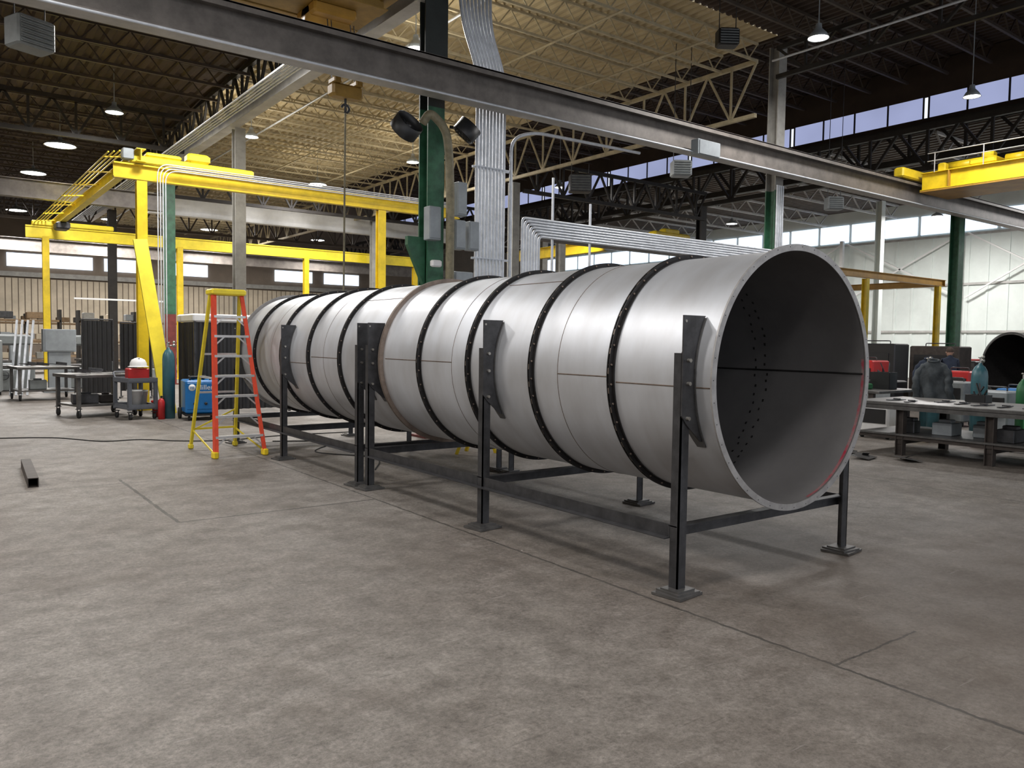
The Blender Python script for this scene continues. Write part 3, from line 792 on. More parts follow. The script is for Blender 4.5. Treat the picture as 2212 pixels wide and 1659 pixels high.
bg = w.node_tree.nodes["Background"]; bg.inputs[0].default_value = (.86, .91, 1, 1); bg.inputs[1].default_value = 1.2

# ------------------------------------------------------------------ unit heaters
def heater(loc, s, label, rz=0, top=9.4, m='ebox'):
    r = root("unit_heater", label, "unit heater", loc, rz, group="suspended unit heaters")
    obj("heater_body", MB().bev((0, 0, 0), (s, s * .7, s * .8), .03), m, r)
    b = MB()
    for k in range(6): b.box((0, -s * .37, -s * .3 + k * s * .12), (s * .85, .06, .015), Matrix.Rotation(.6, 3, 'X'))
    obj("louvre", b, 'mgrey', r)
    obj("fan_guard", MB().lathe([(s * .3, s * .36), (s * .32, s * .42), (.03, s * .42)], axis='y', n=20), 'mill', r)
    for dx in (-1, 1): obj("hanger_rod", MB().cyl((dx * s * .4, 0, s * .4), (dx * s * .4, 0, top - loc[2]), .010, 6), 'mill', r)
heater((1.60, 15.7, 6.75), .62, "grey suspended unit heater", .4, 9.4, 'mgrey')
heater((15.8, 14, 6.25), .5, "grey suspended unit heater with louvres", -.6)
heater((23.0, 14.1, 6.2), .5, "grey suspended unit heater under the high roof", -.6, 12.6)
heater((17.3, 19.6, 6.9), .7, "dark suspended unit heater with round fan", -.6, 7.55, 'mill')
heater((14.0, 11.2, 8.3), .45, "black suspended unit heater close to the roof", -.6, 9.4, 'black')

# ------------------------------------------------------------------ left carts, cylinders, welder
def caster(r, x, y, r_=.06):
    w_ = MB().lathe([(0, -.02), (r_, -.02), (r_, .02), (0, .02)], (x, y, r_), 'x', 16)
    f = MB()
    f.bx(x - .035, x - .028, y - .02, y + .02, r_ - .01, r_ * 2 + .04); f.bx(x + .028, x + .035, y - .02, y + .02, r_ - .01, r_ * 2 + .04)
    f.bx(x - .05, x + .05, y - .05, y + .05, r_ * 2 + .03, r_ * 2 + .045)
    c_ = obj("caster", f, 'mill', r); obj("wheel", w_, 'rubber', c_)
def work_cart(loc, rz, w, d, h, label):
    r = root("rolling_work_table", label, "work table", loc, rz)
    obj("table_top", MB().bev((0, 0, h - .03), (w, d, .07), .008), 'table', r)
    for sx in (-1, 1):
        for sy in (-1, 1):
            x, y = sx * (w / 2 - .08), sy * (d / 2 - .08)
            obj("leg", MB().bx(x - .035, x + .035, y - .035, y + .035, .2, h - .06), 'table', r)
            caster(r, x, y, .08)
    obj("shelf", MB().bx(-w / 2 + .06, w / 2 - .06, -d / 2 + .06, d / 2 - .06, .24, .28), 'table', r)
work_cart((3.15, 19.6, 0), .25, 1.35, 1.2, .92, "grey steel welding table on casters with lower shelf")
work_cart((2.75, 25.2, 0), .1, 1.5, 1.2, .9, "grey steel rolling table loaded with cut plates")
for k, (x, y, z, a) in enumerate(((2.75, 19.3, .93, .3), (3.1, 19.95, .93, -.2), (3.5, 19.4, .93, .9), (2.6, 24.85, .91, .2), (3.1, 25.3, .91, .5), (2.4, 25.5, .91, .9))):
    q = Matrix.Rotation(a, 3, 'Z') @ Matrix.Rotation(.12, 3, 'Y')
    b = MB().box((0, 0, .04), (.42, .22, .012), q).box((.1, .03, .07), (.3, .05, .06), q)
    obj("cut_steel_plate", b, 'mill', loc=(x, y, z), label="loose bent steel cut-off lying on the rolling table", cat="steel part", group="steel parts on rolling tables")
for k, (x, y, m_, d) in enumerate(((2.9, 19.5, 'mill', (.5, .35, .2)), (3.35, 19.75, 'brown', (.3, .4, .16)), (2.6, 25.2, 'mgrey', (.4, .4, .25)))):
    obj("steel_crate", MB().bev((0, 0, d[2] / 2), d, .01).bev((0, 0, d[2] + .02), (d[0] * .5, .06, .04), .01), m_, loc=(x, y, .285), label="small steel crate on the lower shelf of a rolling table", cat="crate", group="crates on rolling tables")
r = root("tool_cart", "grey plastic two-shelf utility cart on casters", "utility cart", (3.72, 18.5, 0), .18)
for nm, zz in (("upper_tray", .80), ("lower_tray", .24)):
    b = MB().bev((0, 0, zz), (.62, .85, .05), .015)
    for sx in (-1, 1): b.bx(sx * .29 - .015, sx * .29 + .015, -.42, .42, zz, zz + .08)
    for sy in (-1, 1): b.bx(-.3, .3, sy * .41 - .015, sy * .41 + .015, zz, zz + .08)
    obj(nm, b, 'gplast', r)
for sx in (-1, 1):
    for sy in (-1, 1):
        obj("leg", MB().bx(sx * .27 - .035, sx * .27 + .035, sy * .38 - .035, sy * .38 + .035, .2, .8), 'gplast', r)
        caster(r, sx * .25, sy * .36, .06)
obj("handle", MB().tube(fillet([(-.25, .42, .85), (-.25, .55, .98), (.25, .55, .98), (.25, .42, .85)], .06), .02, 8), 'gplast', r)
def bucket(loc, m, s=1.0, lb="white plastic bucket standing on the utility cart"):
    r = root("bucket", lb, "bucket", loc)
    obj("bucket_body", MB().lathe([(0, .01), (.12 * s, .01), (.15 * s, .36 * s), (.158 * s, .36 * s), (.158 * s, .33 * s)], n=24).lathe([(.148 * s, .36 * s), (.118 * s, .03)], n=24), m, r)
    obj("bail_handle", MB().tube([(.155 * s * math.cos(t), -.03 * math.sin(t) - .02, .32 * s - .16 * s * math.sin(t)) for t in [k * pi / 12 for k in range(13)]], .004, 5), 'alu', r)
bucket((3.66, 18.26, .27), 'bucket')
bucket((3.86, 18.62, .27), 'bucket', .9)
bucket((4.2, 18.55, 0), 'redpaint', 1.0, "red metal pail standing on the concrete floor")
r = root("hard_hat", "white hard hat resting on red tool case", "hard hat", (3.76, 18.38, 1.12))
obj("hat_shell", MB().lathe([(.17, 0), (.165, .07), (.13, .14), (.06, .175), (0, .18)], n=24), 'white', r)
obj("brim", MB().lathe([(.17, 0), (.21, -.012), (.21, -.004), (.17, .01)], n=24, a0=pi, a1=2 * pi).bev((0, 0, .178), (.03, .24, .02), .006), 'white', r)
r = root("tool_case", "red metal tool box with handle on the utility cart", "tool box", (3.74, 18.4, .83))
obj("case_body", MB().bev((0, 0, .13), (.42, .34, .24), .02), 'redpaint', r)
obj("handle", MB().tube(fillet([(-.12, 0, .25), (-.12, 0, .27), (.12, 0, .27), (.12, 0, .25)], .01), .006, 6), 'black', r)
def gascyl(loc, m, h=1.45, rr_=.115, lb="teal steel gas cylinder with brass valve"):
    r = root("gas_cylinder", lb, "gas cylinder", loc)
    obj("cylinder_body", MB().lathe([(0, 0), (rr_, 0), (rr_, h - .22), (rr_ * .9, h - .12), (rr_ * .6, h - .04), (.035, h), (.03, h + .03), (0, h + .03)], n=24), m, r)
    obj("valve", MB().cyl((0, 0, h), (0, 0, h + .14), .015, 8).lathe([(0, h + .12), (.035, h + .12), (.035, h + .145), (0, h + .145)], n=12).cyl((0, 0, h + .07), (.09, 0, h + .07), .012, 8), 'bolt', r)
    obj("pressure_regulator", MB().lathe([(0, -.02), (.035, -.02), (.035, .02), (0, .02)], (.11, 0, h + .07), 'y', 14).lathe([(0, -.02), (.028, -.02), (.028, .02), (0, .02)], (.11, 0, h + .14), 'y', 14), 'bolt', r)
gascyl((4.31, 18.12, .0), 'teal', 1.5, .125, "teal gas cylinder standing beside the blue welder")
r = root("welding_machine", "blue wheeled arc welding machine with white lettering", "welding machine", (4.80, 17.70, 0), -.12)
obj("machine_body", MB().bev((0, 0, .50), (.60, .75, .70), .03), 'blue', r)
obj("front_panel", MB().bev((0, -.38, .52), (.54, .02, .56), .006), 'blue', r)
obj("top_handle", MB().tube(fillet([(-.2, -.3, .84), (-.2, -.3, .92), (.2, -.3, .92), (.2, -.3, .84)], .04), .018, 8), 'black', r)
obj("running_gear", MB().bx(-.3, .3, -.4, .45, .1, .14), 'black', r)
for sx in (-1, 1):
    obj("wheel", MB().lathe([(0, -.03), (.12, -.03), (.12, .03), (0, .03)], (sx * .33, .28, .12), 'x', 20), 'rubber', r)
    obj("front_wheel", MB().lathe([(0, -.02), (.05, -.02), (.05, .02), (0, .02)], (sx * .22, -.32, .05), 'x', 14), 'rubber', r)
for sx in (-.12, .1): obj("control_knob", MB().lathe([(0, -.03), (.03, -.03), (.03, 0), (0, 0)], (sx, -.39, .36), 'y', 14), 'black', r)
obj("round_emblem", MB().lathe([(0, -.004), (.07, -.004), (.07, 0), (0, 0)], (-.17, -.392, .70), 'y', 20), 'white', r, "white round emblem with letter")
def text(s, size, m, parent, loc, rot=(pi / 2, 0, 0), name="lettering", ext=.002):
    cu = bpy.data.curves.new(name, 'FONT'); cu.body = s; cu.size = size; cu.extrude = ext; cu.align_x = 'CENTER'; cu.align_y = 'CENTER'
    t = bpy.data.objects.new(name, cu)
    me = bpy.data.meshes.new_from_object(t); me.materials.clear(); me.materials.append(M[m])
    o = bpy.data.objects.new(name, me); COL.objects.link(o); o.parent = parent; o.location = loc; o.rotation_euler = rot
    bpy.data.objects.remove(t)
text("Miller", .15, 'white', r, (.08, -.394, .70))
text("m", .11, 'blue', r, (-.17, -.399, .70))
b = MB()
for k in range(5):
    b.tube([((.13 + .01 * k) * math.cos(t), .05 + (.15 + .01 * k) * math.sin(t), .87 + .012 * k + .01 * math.sin(3 * t)) for t in [i * pi / 12 for i in range(25)]], .012, 6)
obj("cable_coil", b, 'black', r, "coiled black welding cable on top")
r = root("fire_extinguisher", "small red fire extinguisher on the floor beside the cart", "fire extinguisher", (4.13, 18.0, 0))
obj("extinguisher_body", MB().lathe([(0, 0), (.07, 0), (.07, .36), (.05, .42), (.02, .45), (0, .45)], n=18), 'redpaint', r)
obj("valve_handle", MB().bx(-.02, .05, -.01, .01, .47, .49).bx(-.02, .05, -.01, .01, .44, .455).bx(-.015, .015, -.015, .015, .44, .5), 'black', r)
def curtain(xa, ya, xb, yb, z0, z1, amp=.04, n=60):
    b = MB(); vs = []
    d = V((xb - xa, yb - ya, 0)); L_ = d.length; d.normalize(); nn_ = V((-d.y, d.x, 0))
    for z in (z0, z1):
        for i in range(n + 1):
            vs.append(V((xa, ya, z)) + d * L_ * i / n + nn_ * amp * math.sin(i * 1.3) * (1 if z == z0 else .6))
    return b.add(vs, [(i, i + 1, n + 2 + i, n + 1 + i) for i in range(n)], True)
r = root("welding_booth", "black curtained welding booth with white roof panel", "welding booth", (6.1, 19.3, 0))
obj("booth_roof", MB().bev((0, 0, 2.2), (2.3, 1.4, .18), .03), 'white', r)
obj("curtain", curtain(-1.1, -.65, 1.1, -.65, .1, 2.1), 'curtain', r)
obj("curtain", curtain(-1.1, -.65, -1.1, .6, .1, 2.1), 'curtain', r)
for x in (-1.1, 1.1):
    for y in (-.65, .65): obj("booth_post", MB().bx(x - .025, x + .025, y - .025, y + .025, 0, 2.12), 'mill', r)
def screen(loc, rz, w, h, m='curtain', lb="black vinyl welding screen on a steel frame"):
    r = root("welding_screen", lb, "welding screen", loc, rz, group="welding screens")
    obj("screen_frame", MB().tube([(-w / 2, 0, .05), (-w / 2, 0, h)], .02, 8).tube([(w / 2, 0, .05), (w / 2, 0, h)], .02, 8).tube([(-w / 2, 0, h), (w / 2, 0, h)], .02, 8).bx(-w / 2 - .02, -w / 2 + .02, -.3, .3, 0, .05).bx(w / 2 - .02, w / 2 + .02, -.3, .3, 0, .05), 'mill', r)
    obj("curtain", curtain(-w / 2 + .02, 0, w / 2 - .02, 0, .2, h - .03, .03, 30), m, r)
screen((3.9, 24.0, 0), .2, .8, 2.2)
screen((5.0, 24.7, 0), -.3, .8, 2.15)
def machine(loc, d, m, label, rz=0, cat="welding machine", nm="welding_machine"):
    r = root(nm, label, cat, loc, rz)
    obj("machine_body", MB().bev((0, 0, d[2] / 2 + .1), d, .03), m, r)
    obj("front_panel", MB().bev((-d[0] / 2 - .01, 0, d[2] * .6 + .1), (.02, d[1] * .8, d[2] * .5), .005), 'black' if m != 'black' else 'ebox', r)
    obj("handle", MB().tube(fillet([(0, -d[1] * .3, d[2] + .08), (0, -d[1] * .3, d[2] + .18), (0, d[1] * .3, d[2] + .18), (0, d[1] * .3, d[2] + .08)], .04), .015, 8), 'mill', r)
    for sy in (-1, 1):
        for sx in (-1, 1): obj("wheel", MB().lathe([(0, -.02), (.06, -.02), (.06, .02), (0, .02)], (sx * d[0] * .35, sy * d[1] * .42, .06), 'y', 14), 'rubber', r)
def saw(loc, rz, m, label):
    r = root("machine_tool", label, "machine tool", loc, rz)
    obj("machine_base", MB().bev((0, 0, .35), (1.2, .8, .7), .04), m, r)
    obj("machine_column", MB().bev((.35, .1, 1.15), (.35, .4, .95), .04), m, r)
    obj("machine_head", MB().bev((.05, .05, 1.6), (1.1, .35, .35), .06), m, r)
    obj("work_bed", MB().bx(-.7, .3, -.35, .35, .72, .8), 'table', r)
    obj("hand_wheel", MB().lathe([(.13, -.015), (.15, -.015), (.15, .015), (.13, .015), (.13, -.015)], (-.3, -.45, .5), 'y', 20).bar((-.44, -.45, .5), (-.16, -.45, .5), .02, .02), 'mill', r)
saw((2.3, 29.5, 0), .2, 'mgrey', "grey machine tool with overhead head near the carts")
saw((4.3, 30.2, 0), -.1, 'mgrey', "grey machine tool with overhead head near the screens")
saw((.8, 32.0, 0), .4, 'ebox', "pale grey machine tool beside storage racks")
saw((6.2, 29.0, 0), .1, 'mgrey', "grey machine tool beyond the welding booth")
saw((2.6, 35.8, 0), .0, 'ebox', "pale grey machine tool beyond the far gantry column")
saw((6.0, 37.5, 0), .3, 'mgrey', "grey machine tool in front of the racks")
machine((1.5, 27.2, 0), (1.0, .8, 1.5), 'mgrey', "tall grey steel cabinet near the rolling tables", 1.4, "cabinet", "storage_cabinet")
ebox((3.5, 28.2, 1.6), (.9, .4, .7), "pale grey machine control cabinet by the screens")
obj("cabinet_stand", MB().bx(3.2, 3.8, 28.05, 28.35, 0, 1.25).bx(3.05, 3.95, 27.95, 28.45, 0, .06), 'ebox', label="grey steel pedestal under the control cabinet", cat="pedestal")
for k, (x, a) in enumerate(((2.1, .25), (2.24, .25), (2.38, .25), (2.52, .25))):
    obj("leaning_bar", MB().bar((x, 27.0, 0), (x + a, 27.6, 2.2), .05, .05), 'galv', label="galvanised bar leaning in a stack behind the rolling table", cat="steel bar", group="bars leaning behind the rolling table")
def rack(loc, w, label):
    r = root("storage_rack", label, "storage rack", loc, 0, group="distant storage racks")
    for sx in (0, w / 2, w):
        obj("upright", MB().bx(sx - .05, sx + .05, -.4, .4, 0, 3.0), 'darksteel', r)
    for z in (.5, 1.4, 2.4):
        obj("shelf", MB().bx(0, w, -.4, .4, z, z + .1), 'wood', r)
        x = .2
        while x < w - .6:
            ww = random.uniform(.3, .7)
            obj("stacked_stock", MB().bev((x + ww / 2, 0, z + .1 + .2), (ww, .6, .4 * random.uniform(.6, 1)), .02), random.choice(['mill', 'beige', 'grcol', 'wood', 'ebox']), r); x += ww + random.uniform(.2, .6)
rack((.5, 44, 0), 5, "long brown storage rack stacked with stock")
rack((6.3, 44, 0), 5, "long brown storage rack stacked with stock")
rack((1.0, 54, 0), 8, "long brown storage rack stacked with stock")
rack((12.3, 46, 0), 6, "long brown storage rack stacked with stock")
rack((21.0, 30, 0), 5, "storage rack stacked with stock")
obj("light_bar", MB().bx(4.6, 8.0, 33, 33.1, 3.1, 3.16), 'white', label="thin pale horizontal rail across the bay", cat="rail")

# floor items
r = root("steel_tube_offcut", "dark square steel tube offcut lying on the floor", "steel tube", (1.07, 11.4, 0), -.05)
s_ = .055; t_ = .047
b = MB()
for (xa, xb, za, zb) in ((-s_, s_, 0, .008), (-s_, s_, .102, .11), (-s_, -t_, .008, .102), (t_, s_, .008, .102)): b.bx(xa, xb, -.85, .85, za, zb)
obj("tube_wall", b, 'brown', r)
obj("extension_cord", MB().tube(smooth([(.9, 15.9, .008), (1.8, 15.5, .008), (2.4, 14.6, .008), (3.0, 14.5, .008), (3.5, 14.0, .008), (4.2, 13.7, .008), (5.2, 13.9, .008), (6.5, 13.8, .008)]), .009, 6), 'rubber', label="black extension cord snaking across the floor under the duct", cat="cable")
obj("extension_cord", MB().tube(smooth([(4.9, 9.6, .008), (5.4, 10.6, .008), (4.9, 11.6, .008), (5.6, 12.6, .008), (4.8, 13.2, .008)]), .009, 6), 'rubber', label="black welding lead looped under the duct", cat="cable")
r = root("step_stool", "low yellow folding stand beneath the duct", "step stool", (6.95, 10.2, 0), .6)
for sx in (-1, 1):
    obj("leg", MB().bar((sx * .2, -.25, 0), (sx * .14, -.05, .55), .04, .05), 'yellow', r); obj("leg", MB().bar((sx * .2, .25, 0), (sx * .14, .05, .55), .04, .05), 'yellow', r)
obj("step", MB().bev((0, 0, .57), (.38, .28, .05), .01), 'yellow', r)
obj("step", MB().bar((-.18, -.17, .25), (.18, -.17, .25), .1, .03), 'fibre_red', r)

# ------------------------------------------------------------------ right tables & things
r = root("welding_table", "long heavy steel welding table with braced legs and lower shelf", "work table", (12.65, 2.0, 0))
obj("table_top", MB().bev((.85, 2.65, .83), (1.7, 5.3, .06), .01).bx(0, 1.7, 0, 5.3, .74, .80), 'table', r)
for yy in (.2, 1.7, 3.15, 4.5):
    for xx in (.12, 1.6): obj("leg", MB().ibeam((xx, yy, 0), (xx, yy, .74), .12, .12, .012, V((0, 1, 0))), 'brown', r)
    obj("cross_beam", MB().bx(.1, 1.6, yy - .04, yy + .04, .18, .26), 'brown', r)
for xx in (.12, 1.6): obj("stretcher", MB().bx(xx - .04, xx + .04, 0, 5.2, .26, .32), 'brown', r)
obj("lower_shelf", MB().bx(.05, 1.65, 0, 5.2, .32, .35), 'table', r)
r = root("welding_table", "second steel table covered with parts behind the long table", "work table", (15.2, 8.3, 0))
obj("table_top", MB().bev((.8, 1.0, .85), (1.6, 2.2, .06), .01), 'table', r)
for xx in (.1, 1.5):
    for yy in (.1, 1.9): obj("leg", MB().bx(xx - .05, xx + .05, yy - .05, yy + .05, 0, .82), 'brown', r)
for k in range(14):
    x = 12.95 + random.random() * .5; y = 2.5 + k * .33
    obj("flat_bar", MB().box((0, 0, .012), (.06, random.uniform(.3, .5), .012), Matrix.Rotation(random.uniform(-.2, .2) + 1.5, 3, 'Z')).box((.03, .0, .02), (.05, .1, .03)), 'mill', loc=(x, y, .86), label="dark flat steel bar lying on the welding table", cat="steel bar", group="steel bars on the welding table")
for k in range(9):
    x = 13.05 + random.random() * .6; y = 2.5 + k * .5
    obj("stored_steel_box", MB().bev((0, 0, .1), (random.uniform(.2, .45), random.uniform(.2, .35), .2), .01).bev((0, 0, .22), (.15, .2, .06), .01), random.choice(['mill', 'ebox', 'brown', 'black']), loc=(x, y, .352), label="small steel box of parts on the lower shelf", cat="parts box", group="boxes on the table shelf")
for (x, y, a) in ((11.85, 6.6, .2), (12.2, 6.1, 1.0), (12.25, 7.1, .5)):
    obj("scrap_plate", MB().box((0, 0, .04), (.4, .28, .008), Matrix.Rotation(a, 3, 'Z') @ Matrix.Rotation(.15, 3, 'X')).box((.12, .05, .05), (.2, .1, .008), Matrix.Rotation(a + .5, 3, 'Z') @ Matrix.Rotation(.4, 3, 'Y')), 'pad', loc=(x, y, 0), label="bent steel scrap plate on the floor", cat="scrap metal", group="scrap plates on the floor")
gascyl((15.9, 6.65, 0), 'teal', 1.45, .14, "blue-green gas cylinder standing behind the welding table")
gascyl((15.8, 7.42, 0), 'teal', 1.3, .12, "blue gas cylinder half covered by a grey jacket")
gascyl((16.5, 7.9, 0), 'teal', 1.4, .12, "dull teal gas cylinder near the jacket")
gascyl((16.8, 6.25, 0), 'greenm', 1.15, .11, "green gas cylinder behind the welding table")
def jacket(loc, rz, label, s=1.0, m='cloth'):
    r = root("work_jacket", label, "jacket", loc, rz)
    b = MB(); n = 56; rows = 16; vs = []
    for j in range(rows + 1):
        t = j / rows
        wid = .08 + .16 * min(1, t * 5) ** .55 + .06 * t
        dep = .06 + .05 * min(1, t * 3) + .04 * t
        sag = .06 * t * math.sin(4 * t)
        for i in range(n):
            a = 2 * pi * i / n
            k = 1 + .13 * t * math.sin(6 * a + 3 * t) + .07 * t * math.sin(11 * a + 1 - 4 * t) + .04 * math.sin(14 * t + 3 * a)
            vs.append((dep * k * math.cos(a) * s, (wid * k * math.sin(a) + sag) * s, (.45 - .72 * t + (.05 * math.sin(3 * a + 1) + .03 * math.sin(7 * a)) * t) * s))
    fs = [(j * n + i, j * n + (i + 1) % n, (j + 1) * n + (i + 1) % n, (j + 1) * n + i) for j in range(rows) for i in range(n)]
    fs.append(tuple(range(n)))
    obj("jacket_body", b.add(vs, fs, True), m, r)
    for sg, L_ in ((-1, 1.0), (1, .8)):
        pts = smooth([(0, sg * .14 * s, .36 * s), (-.04, sg * .25 * s, .20 * s), (-.09, sg * .27 * s, -.02 * s), (-.05, sg * .31 * s * L_, -.30 * s * L_)], 5)
        obj("sleeve", MB().tube(pts, [(.066 + .010 * math.sin(i * 1.9)) * s for i in range(len(pts))], 14), m, r)
    obj("collar", MB().tube([(.07 * s * math.cos(t) - .01, .09 * s * math.sin(t), (.46 + .02 * math.cos(t)) * s) for t in [i * pi / 8 for i in range(17)]], .018, 8), m, r)
jacket((15.78, 7.44, 1.02), .3, "grey-blue work jacket draped over a gas cylinder", 1.05)
jacket((18.0, 8.6, 1.1), .1, "dark blue work jacket hanging over a welder beyond the tables", .9, 'navy')
machine((14.9, 8.0, 0), (.5, .6, .55), 'white', "pale grey welding power source on wheels")
machine((15.8, 5.5, 0), (.6, .5, .8), 'greenm', "green shop machine behind the table")
machine((17.0, 5.5, 0), (.6, .6, 1.0), 'greenm', "tall green shop machine behind the gas cylinders")
machine((20.0, 11.1, .0), (.8, .7, 1.3), 'redpaint', "tall red tool cabinet on casters", 0, "tool cabinet", "tool_cabinet")
machine((22.0, 12.1, 0), (.8, 1.7, 1.75), 'curtain', "black glossy cabinet behind the table", 0, "cabinet", "storage_cabinet")
machine((23.9, 11.1, 0), (.8, 1.4, 1.7), 'brown', "dark brown cabinet behind the table", 0, "cabinet", "storage_cabinet")
machine((17.5, 7.0, 0), (.6, .7, .8), 'ebox', "grey wheeled welder among hoses")
machine((17.7, 9.4, 0), (.6, .7, .9), 'black', "black wheeled welder among hoses")
machine((18.8, 8.4, 0), (.6, .7, .9), 'mgrey', "grey wheeled welder beyond the tables")
machine((18.9, 7.1, 0), (.6, .7, .8), 'blue', "blue wheeled welder beyond the tables")
machine((20.2, 8.9, 0), (.6, .7, 1.1), 'redpaint', "red wheeled welder beyond the tables")
for k, (x, y, m) in enumerate(((15.3, 6.9, 'redpaint'), (14.9, 7.3, 'yellow'), (15.1, 6.2, 'redpaint'), (15.0, 5.6, 'black'))):
    b = MB()
    for q in range(4): b.tube([((.16 + .012 * q) * math.cos(t), (.2 + .01 * q) * math.sin(t), .02 + .02 * q + .015 * math.sin(2 * t)) for t in [i * pi / 12 for i in range(25)]], .012, 6)
    obj("hose_coil", b, m, loc=(x, y, 0), label="coiled %s hose on the floor by the table" % {'redpaint': 'red', 'yellow': 'yellow', 'black': 'black'}[m], cat="hose", group="coiled hoses")
obj("bench_grinder", MB().bev((0, 0, .06), (.3, .35, .12), .02).lathe([(0, -.1), (.1, -.1), (.1, .1), (0, .1)], (0, 0, .2), 'y', 16), 'greenm', loc=(15.6, 8.8, .88), label="small green bench tool on the second table", cat="bench tool")
obj("sanding_drum", MB().lathe([(0, -.08), (.14, -.08), (.14, .08), (0, .08)], (0, 0, .14), 'y', 20), 'wood', loc=(15.5, 9.4, .88), label="round tan abrasive drum on the second table", cat="abrasive drum")
for k, (x, y, m, d) in enumerate(((16.1, 8.6, 'black', (.3, .4, .35)), (16.3, 9.3, 'redpaint', (.25, .35, .2)), (15.9, 10.0, 'mgrey', (.4, .4, .3)), (14.1, 3.1, 'mgrey', (.3, .5, .25)), (14.1, 5.9, 'black', (.25, .3, .12)))):
    r = root("parts_bin", "small %s bin of hardware on a steel table" % {'black': 'black', 'redpaint': 'red', 'mgrey': 'grey'}[m], "parts bin", (x, y, .882 if x > 15 else .862))
    b = MB().bx(-d[0] / 2, d[0] / 2, -d[1] / 2, d[1] / 2, 0, .02)
    for s in (-1, 1): b.bx(s * d[0] / 2 - .01, s * d[0] / 2 + .01, -d[1] / 2, d[1] / 2, 0, d[2]); b.bx(-d[0] / 2, d[0] / 2, s * d[1] / 2 - .01, s * d[1] / 2 + .01, 0, d[2])
    obj("bin_walls", b, m, r)
    b = MB()
    for q in range(6): b.bar((random.uniform(-.1, .1), random.uniform(-.12, .12), .03), (random.uniform(-.1, .1), random.uniform(-.12, .12), d[2] + random.uniform(0, .2)), .02, .02)
    obj("loose_hardware", b, 'mill', r, kind="stuff")
r = root("steel_duct", "short dark-mouthed steel duct section standing on cradles", "duct", (26.0, 10.05, 0), -.35)
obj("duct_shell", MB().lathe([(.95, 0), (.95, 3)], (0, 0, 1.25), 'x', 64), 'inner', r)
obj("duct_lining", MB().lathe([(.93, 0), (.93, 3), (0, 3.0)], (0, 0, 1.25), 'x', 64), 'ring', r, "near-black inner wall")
obj("end_flange", MB().lathe([(.93, -.01), (1.0, -.01), (1.0, .02), (.93, .02), (.93, -.01)], (0, 0, 1.25), 'x', 64), 'pad', r)
for x in (.3, 2.6): obj("cradle", MB().bx(x - .05, x + .05, -.9, .9, 0, .32).bx(x - .05, x + .05, -1.0, -.85, .3, .8).bx(x - .05, x + .05, .85, 1.0, .3, .8), 'mill', r)
for (x, y, w, h, m) in ((30, 13.5, 2, 1.2, 'mill'), (33, 11.6, 2.5, 1.5, 'brown'), (30, 17, 1.4, 1.6, 'ebox'), (33, 20, 2.5, 1.2, 'wood'), (36, 14.4, 2, 1.2, 'redpaint')):
    machine((x, y, 0), (1.0, w, h), m, "shop cabinet standing before the panelled wall", 0, "cabinet", "storage_cabinet")

# ------------------------------------------------------------------ person
r = root("person", "person in dark navy work clothes standing behind the table, head lowered", "person", (22.0, 9.95, 0), 2.4)
def skinmesh(name, vs, es, rad, m, parent, sub=2, rootv=0):
    me = bpy.data.meshes.new(name); me.from_pydata([tuple(v) for v in vs], es, []); me.update()
    o = bpy.data.objects.new(name, me); COL.objects.link(o)
    o.modifiers.new("s", 'SKIN')
    for i, q in enumerate(me.skin_vertices[0].data):
        q.radius = (rad[i], rad[i]) if not isinstance(rad[i], tuple) else rad[i]
        q.use_root = (i == rootv)
    sd = o.modifiers.new("d", 'SUBSURF'); sd.levels = sub; sd.render_levels = sub
    me.materials.append(M[m]); o.parent = parent; return o
vs = [(0, 0, .98), (0, 0, 1.18), (0, -.02, 1.38), (0, -.02, 1.50), (0, -.04, 1.58),
      (-.18, -.02, 1.42), (-.24, -.06, 1.15), (-.20, -.26, 1.02), (.18, -.02, 1.42), (.24, -.06, 1.15), (.20, -.26, 1.02),
      (-.10, 0, .90), (-.11, -.02, .50), (-.12, .02, .10), (-.12, -.14, .05), (.10, 0, .90), (.11, -.02, .50), (.12, .02, .10), (.12, -.14, .05)]
es = [(0, 1), (1, 2), (2, 3), (3, 4), (2, 5), (5, 6), (6, 7), (2, 8), (8, 9), (9, 10), (0, 11), (11, 12), (12, 13), (13, 14), (0, 15), (15, 16), (16, 17), (17, 18)]
rad = [(.16, .12), (.15, .11), (.17, .12), .06, .055, .07, .05, .038, .07, .05, .038, .09, .065, .05, .045, .09, .065, .05, .045]
skinmesh("body", vs, es, rad, 'navy', r)
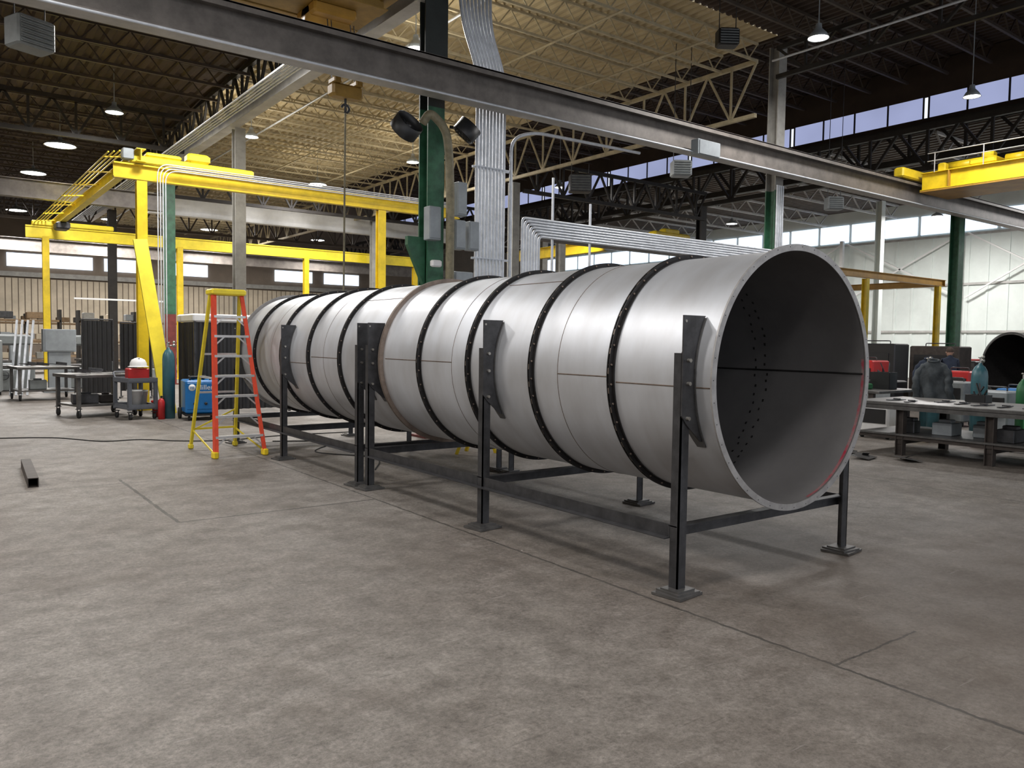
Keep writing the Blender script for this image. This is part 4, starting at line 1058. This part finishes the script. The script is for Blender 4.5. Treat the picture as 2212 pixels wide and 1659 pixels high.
head = MB().lathe([(0, -.12), (.05, -.11), (.075, -.05), (.085, .02), (.075, .08), (.045, .115), (0, .125)], (0, -.06, 1.64), n=20)
head.add([(-.012, -.14, 1.62), (.012, -.14, 1.62), (0, -.17, 1.61), (0, -.14, 1.66)], [(0, 1, 2), (1, 3, 2), (3, 0, 2), (0, 3, 1)])
for s in (-1, 1):
    head.lathe([(0, -.01), (.02, -.01), (.02, .01), (0, .01)], (s * .086, -.05, 1.63), 'x', 8)
h_ = obj("head", head, 'skin', r, "lowered head with cropped dark hair")
obj("hair", MB().lathe([(.088, .0), (.09, .05), (.07, .10), (.03, .13), (0, .135)], (0, -.05, 1.64), n=20), 'hair', h_)
for s in (-1, 1):
    obj("eye", MB().lathe([(0, -.008), (.008, 0), (0, .008)], (s * .03, -.138, 1.65), n=8), 'black', h_)
    hb = MB().bev((s * .20, -.30, 1.01), (.075, .09, .03), .01)
    for k in range(4): hb.tube([(s * .20 - .028 + k * .019, -.34, 1.01), (s * .20 - .028 + k * .019, -.38, 1.0), (s * .20 - .028 + k * .019, -.40 - .005 * (k % 2), .975)], .009, 6)
    hb.tube([(s * .20 - s * .035, -.30, 1.01), (s * .20 - s * .06, -.33, 1.0), (s * .20 - s * .055, -.36, .99)], .010, 6)
    obj("hand", hb, 'skin', r)

# ------------------------------------------------------------------ camera
cd = bpy.data.cameras.new("camera"); cam = bpy.data.objects.new("camera", cd); COL.objects.link(cam)
yaw, pit, rol = math.radians(36.796), math.radians(3.03), math.radians(.796)
F = V((math.sin(yaw) * math.cos(pit), math.cos(yaw) * math.cos(pit), -math.sin(pit)))
R = V((math.cos(yaw), -math.sin(yaw), 0)); U = R.cross(F)
R2 = R * math.cos(rol) + U * math.sin(rol); U2 = -R * math.sin(rol) + U * math.cos(rol)
mw = Matrix((R2, U2, -F)).transposed().to_4x4(); mw.translation = (0, 0, 1.75)
cam.matrix_world = mw
cd.sensor_width = 36; cd.lens = 1714.9 / 2212 * 36; cd.clip_end = 300
bpy.context.scene.camera = cam
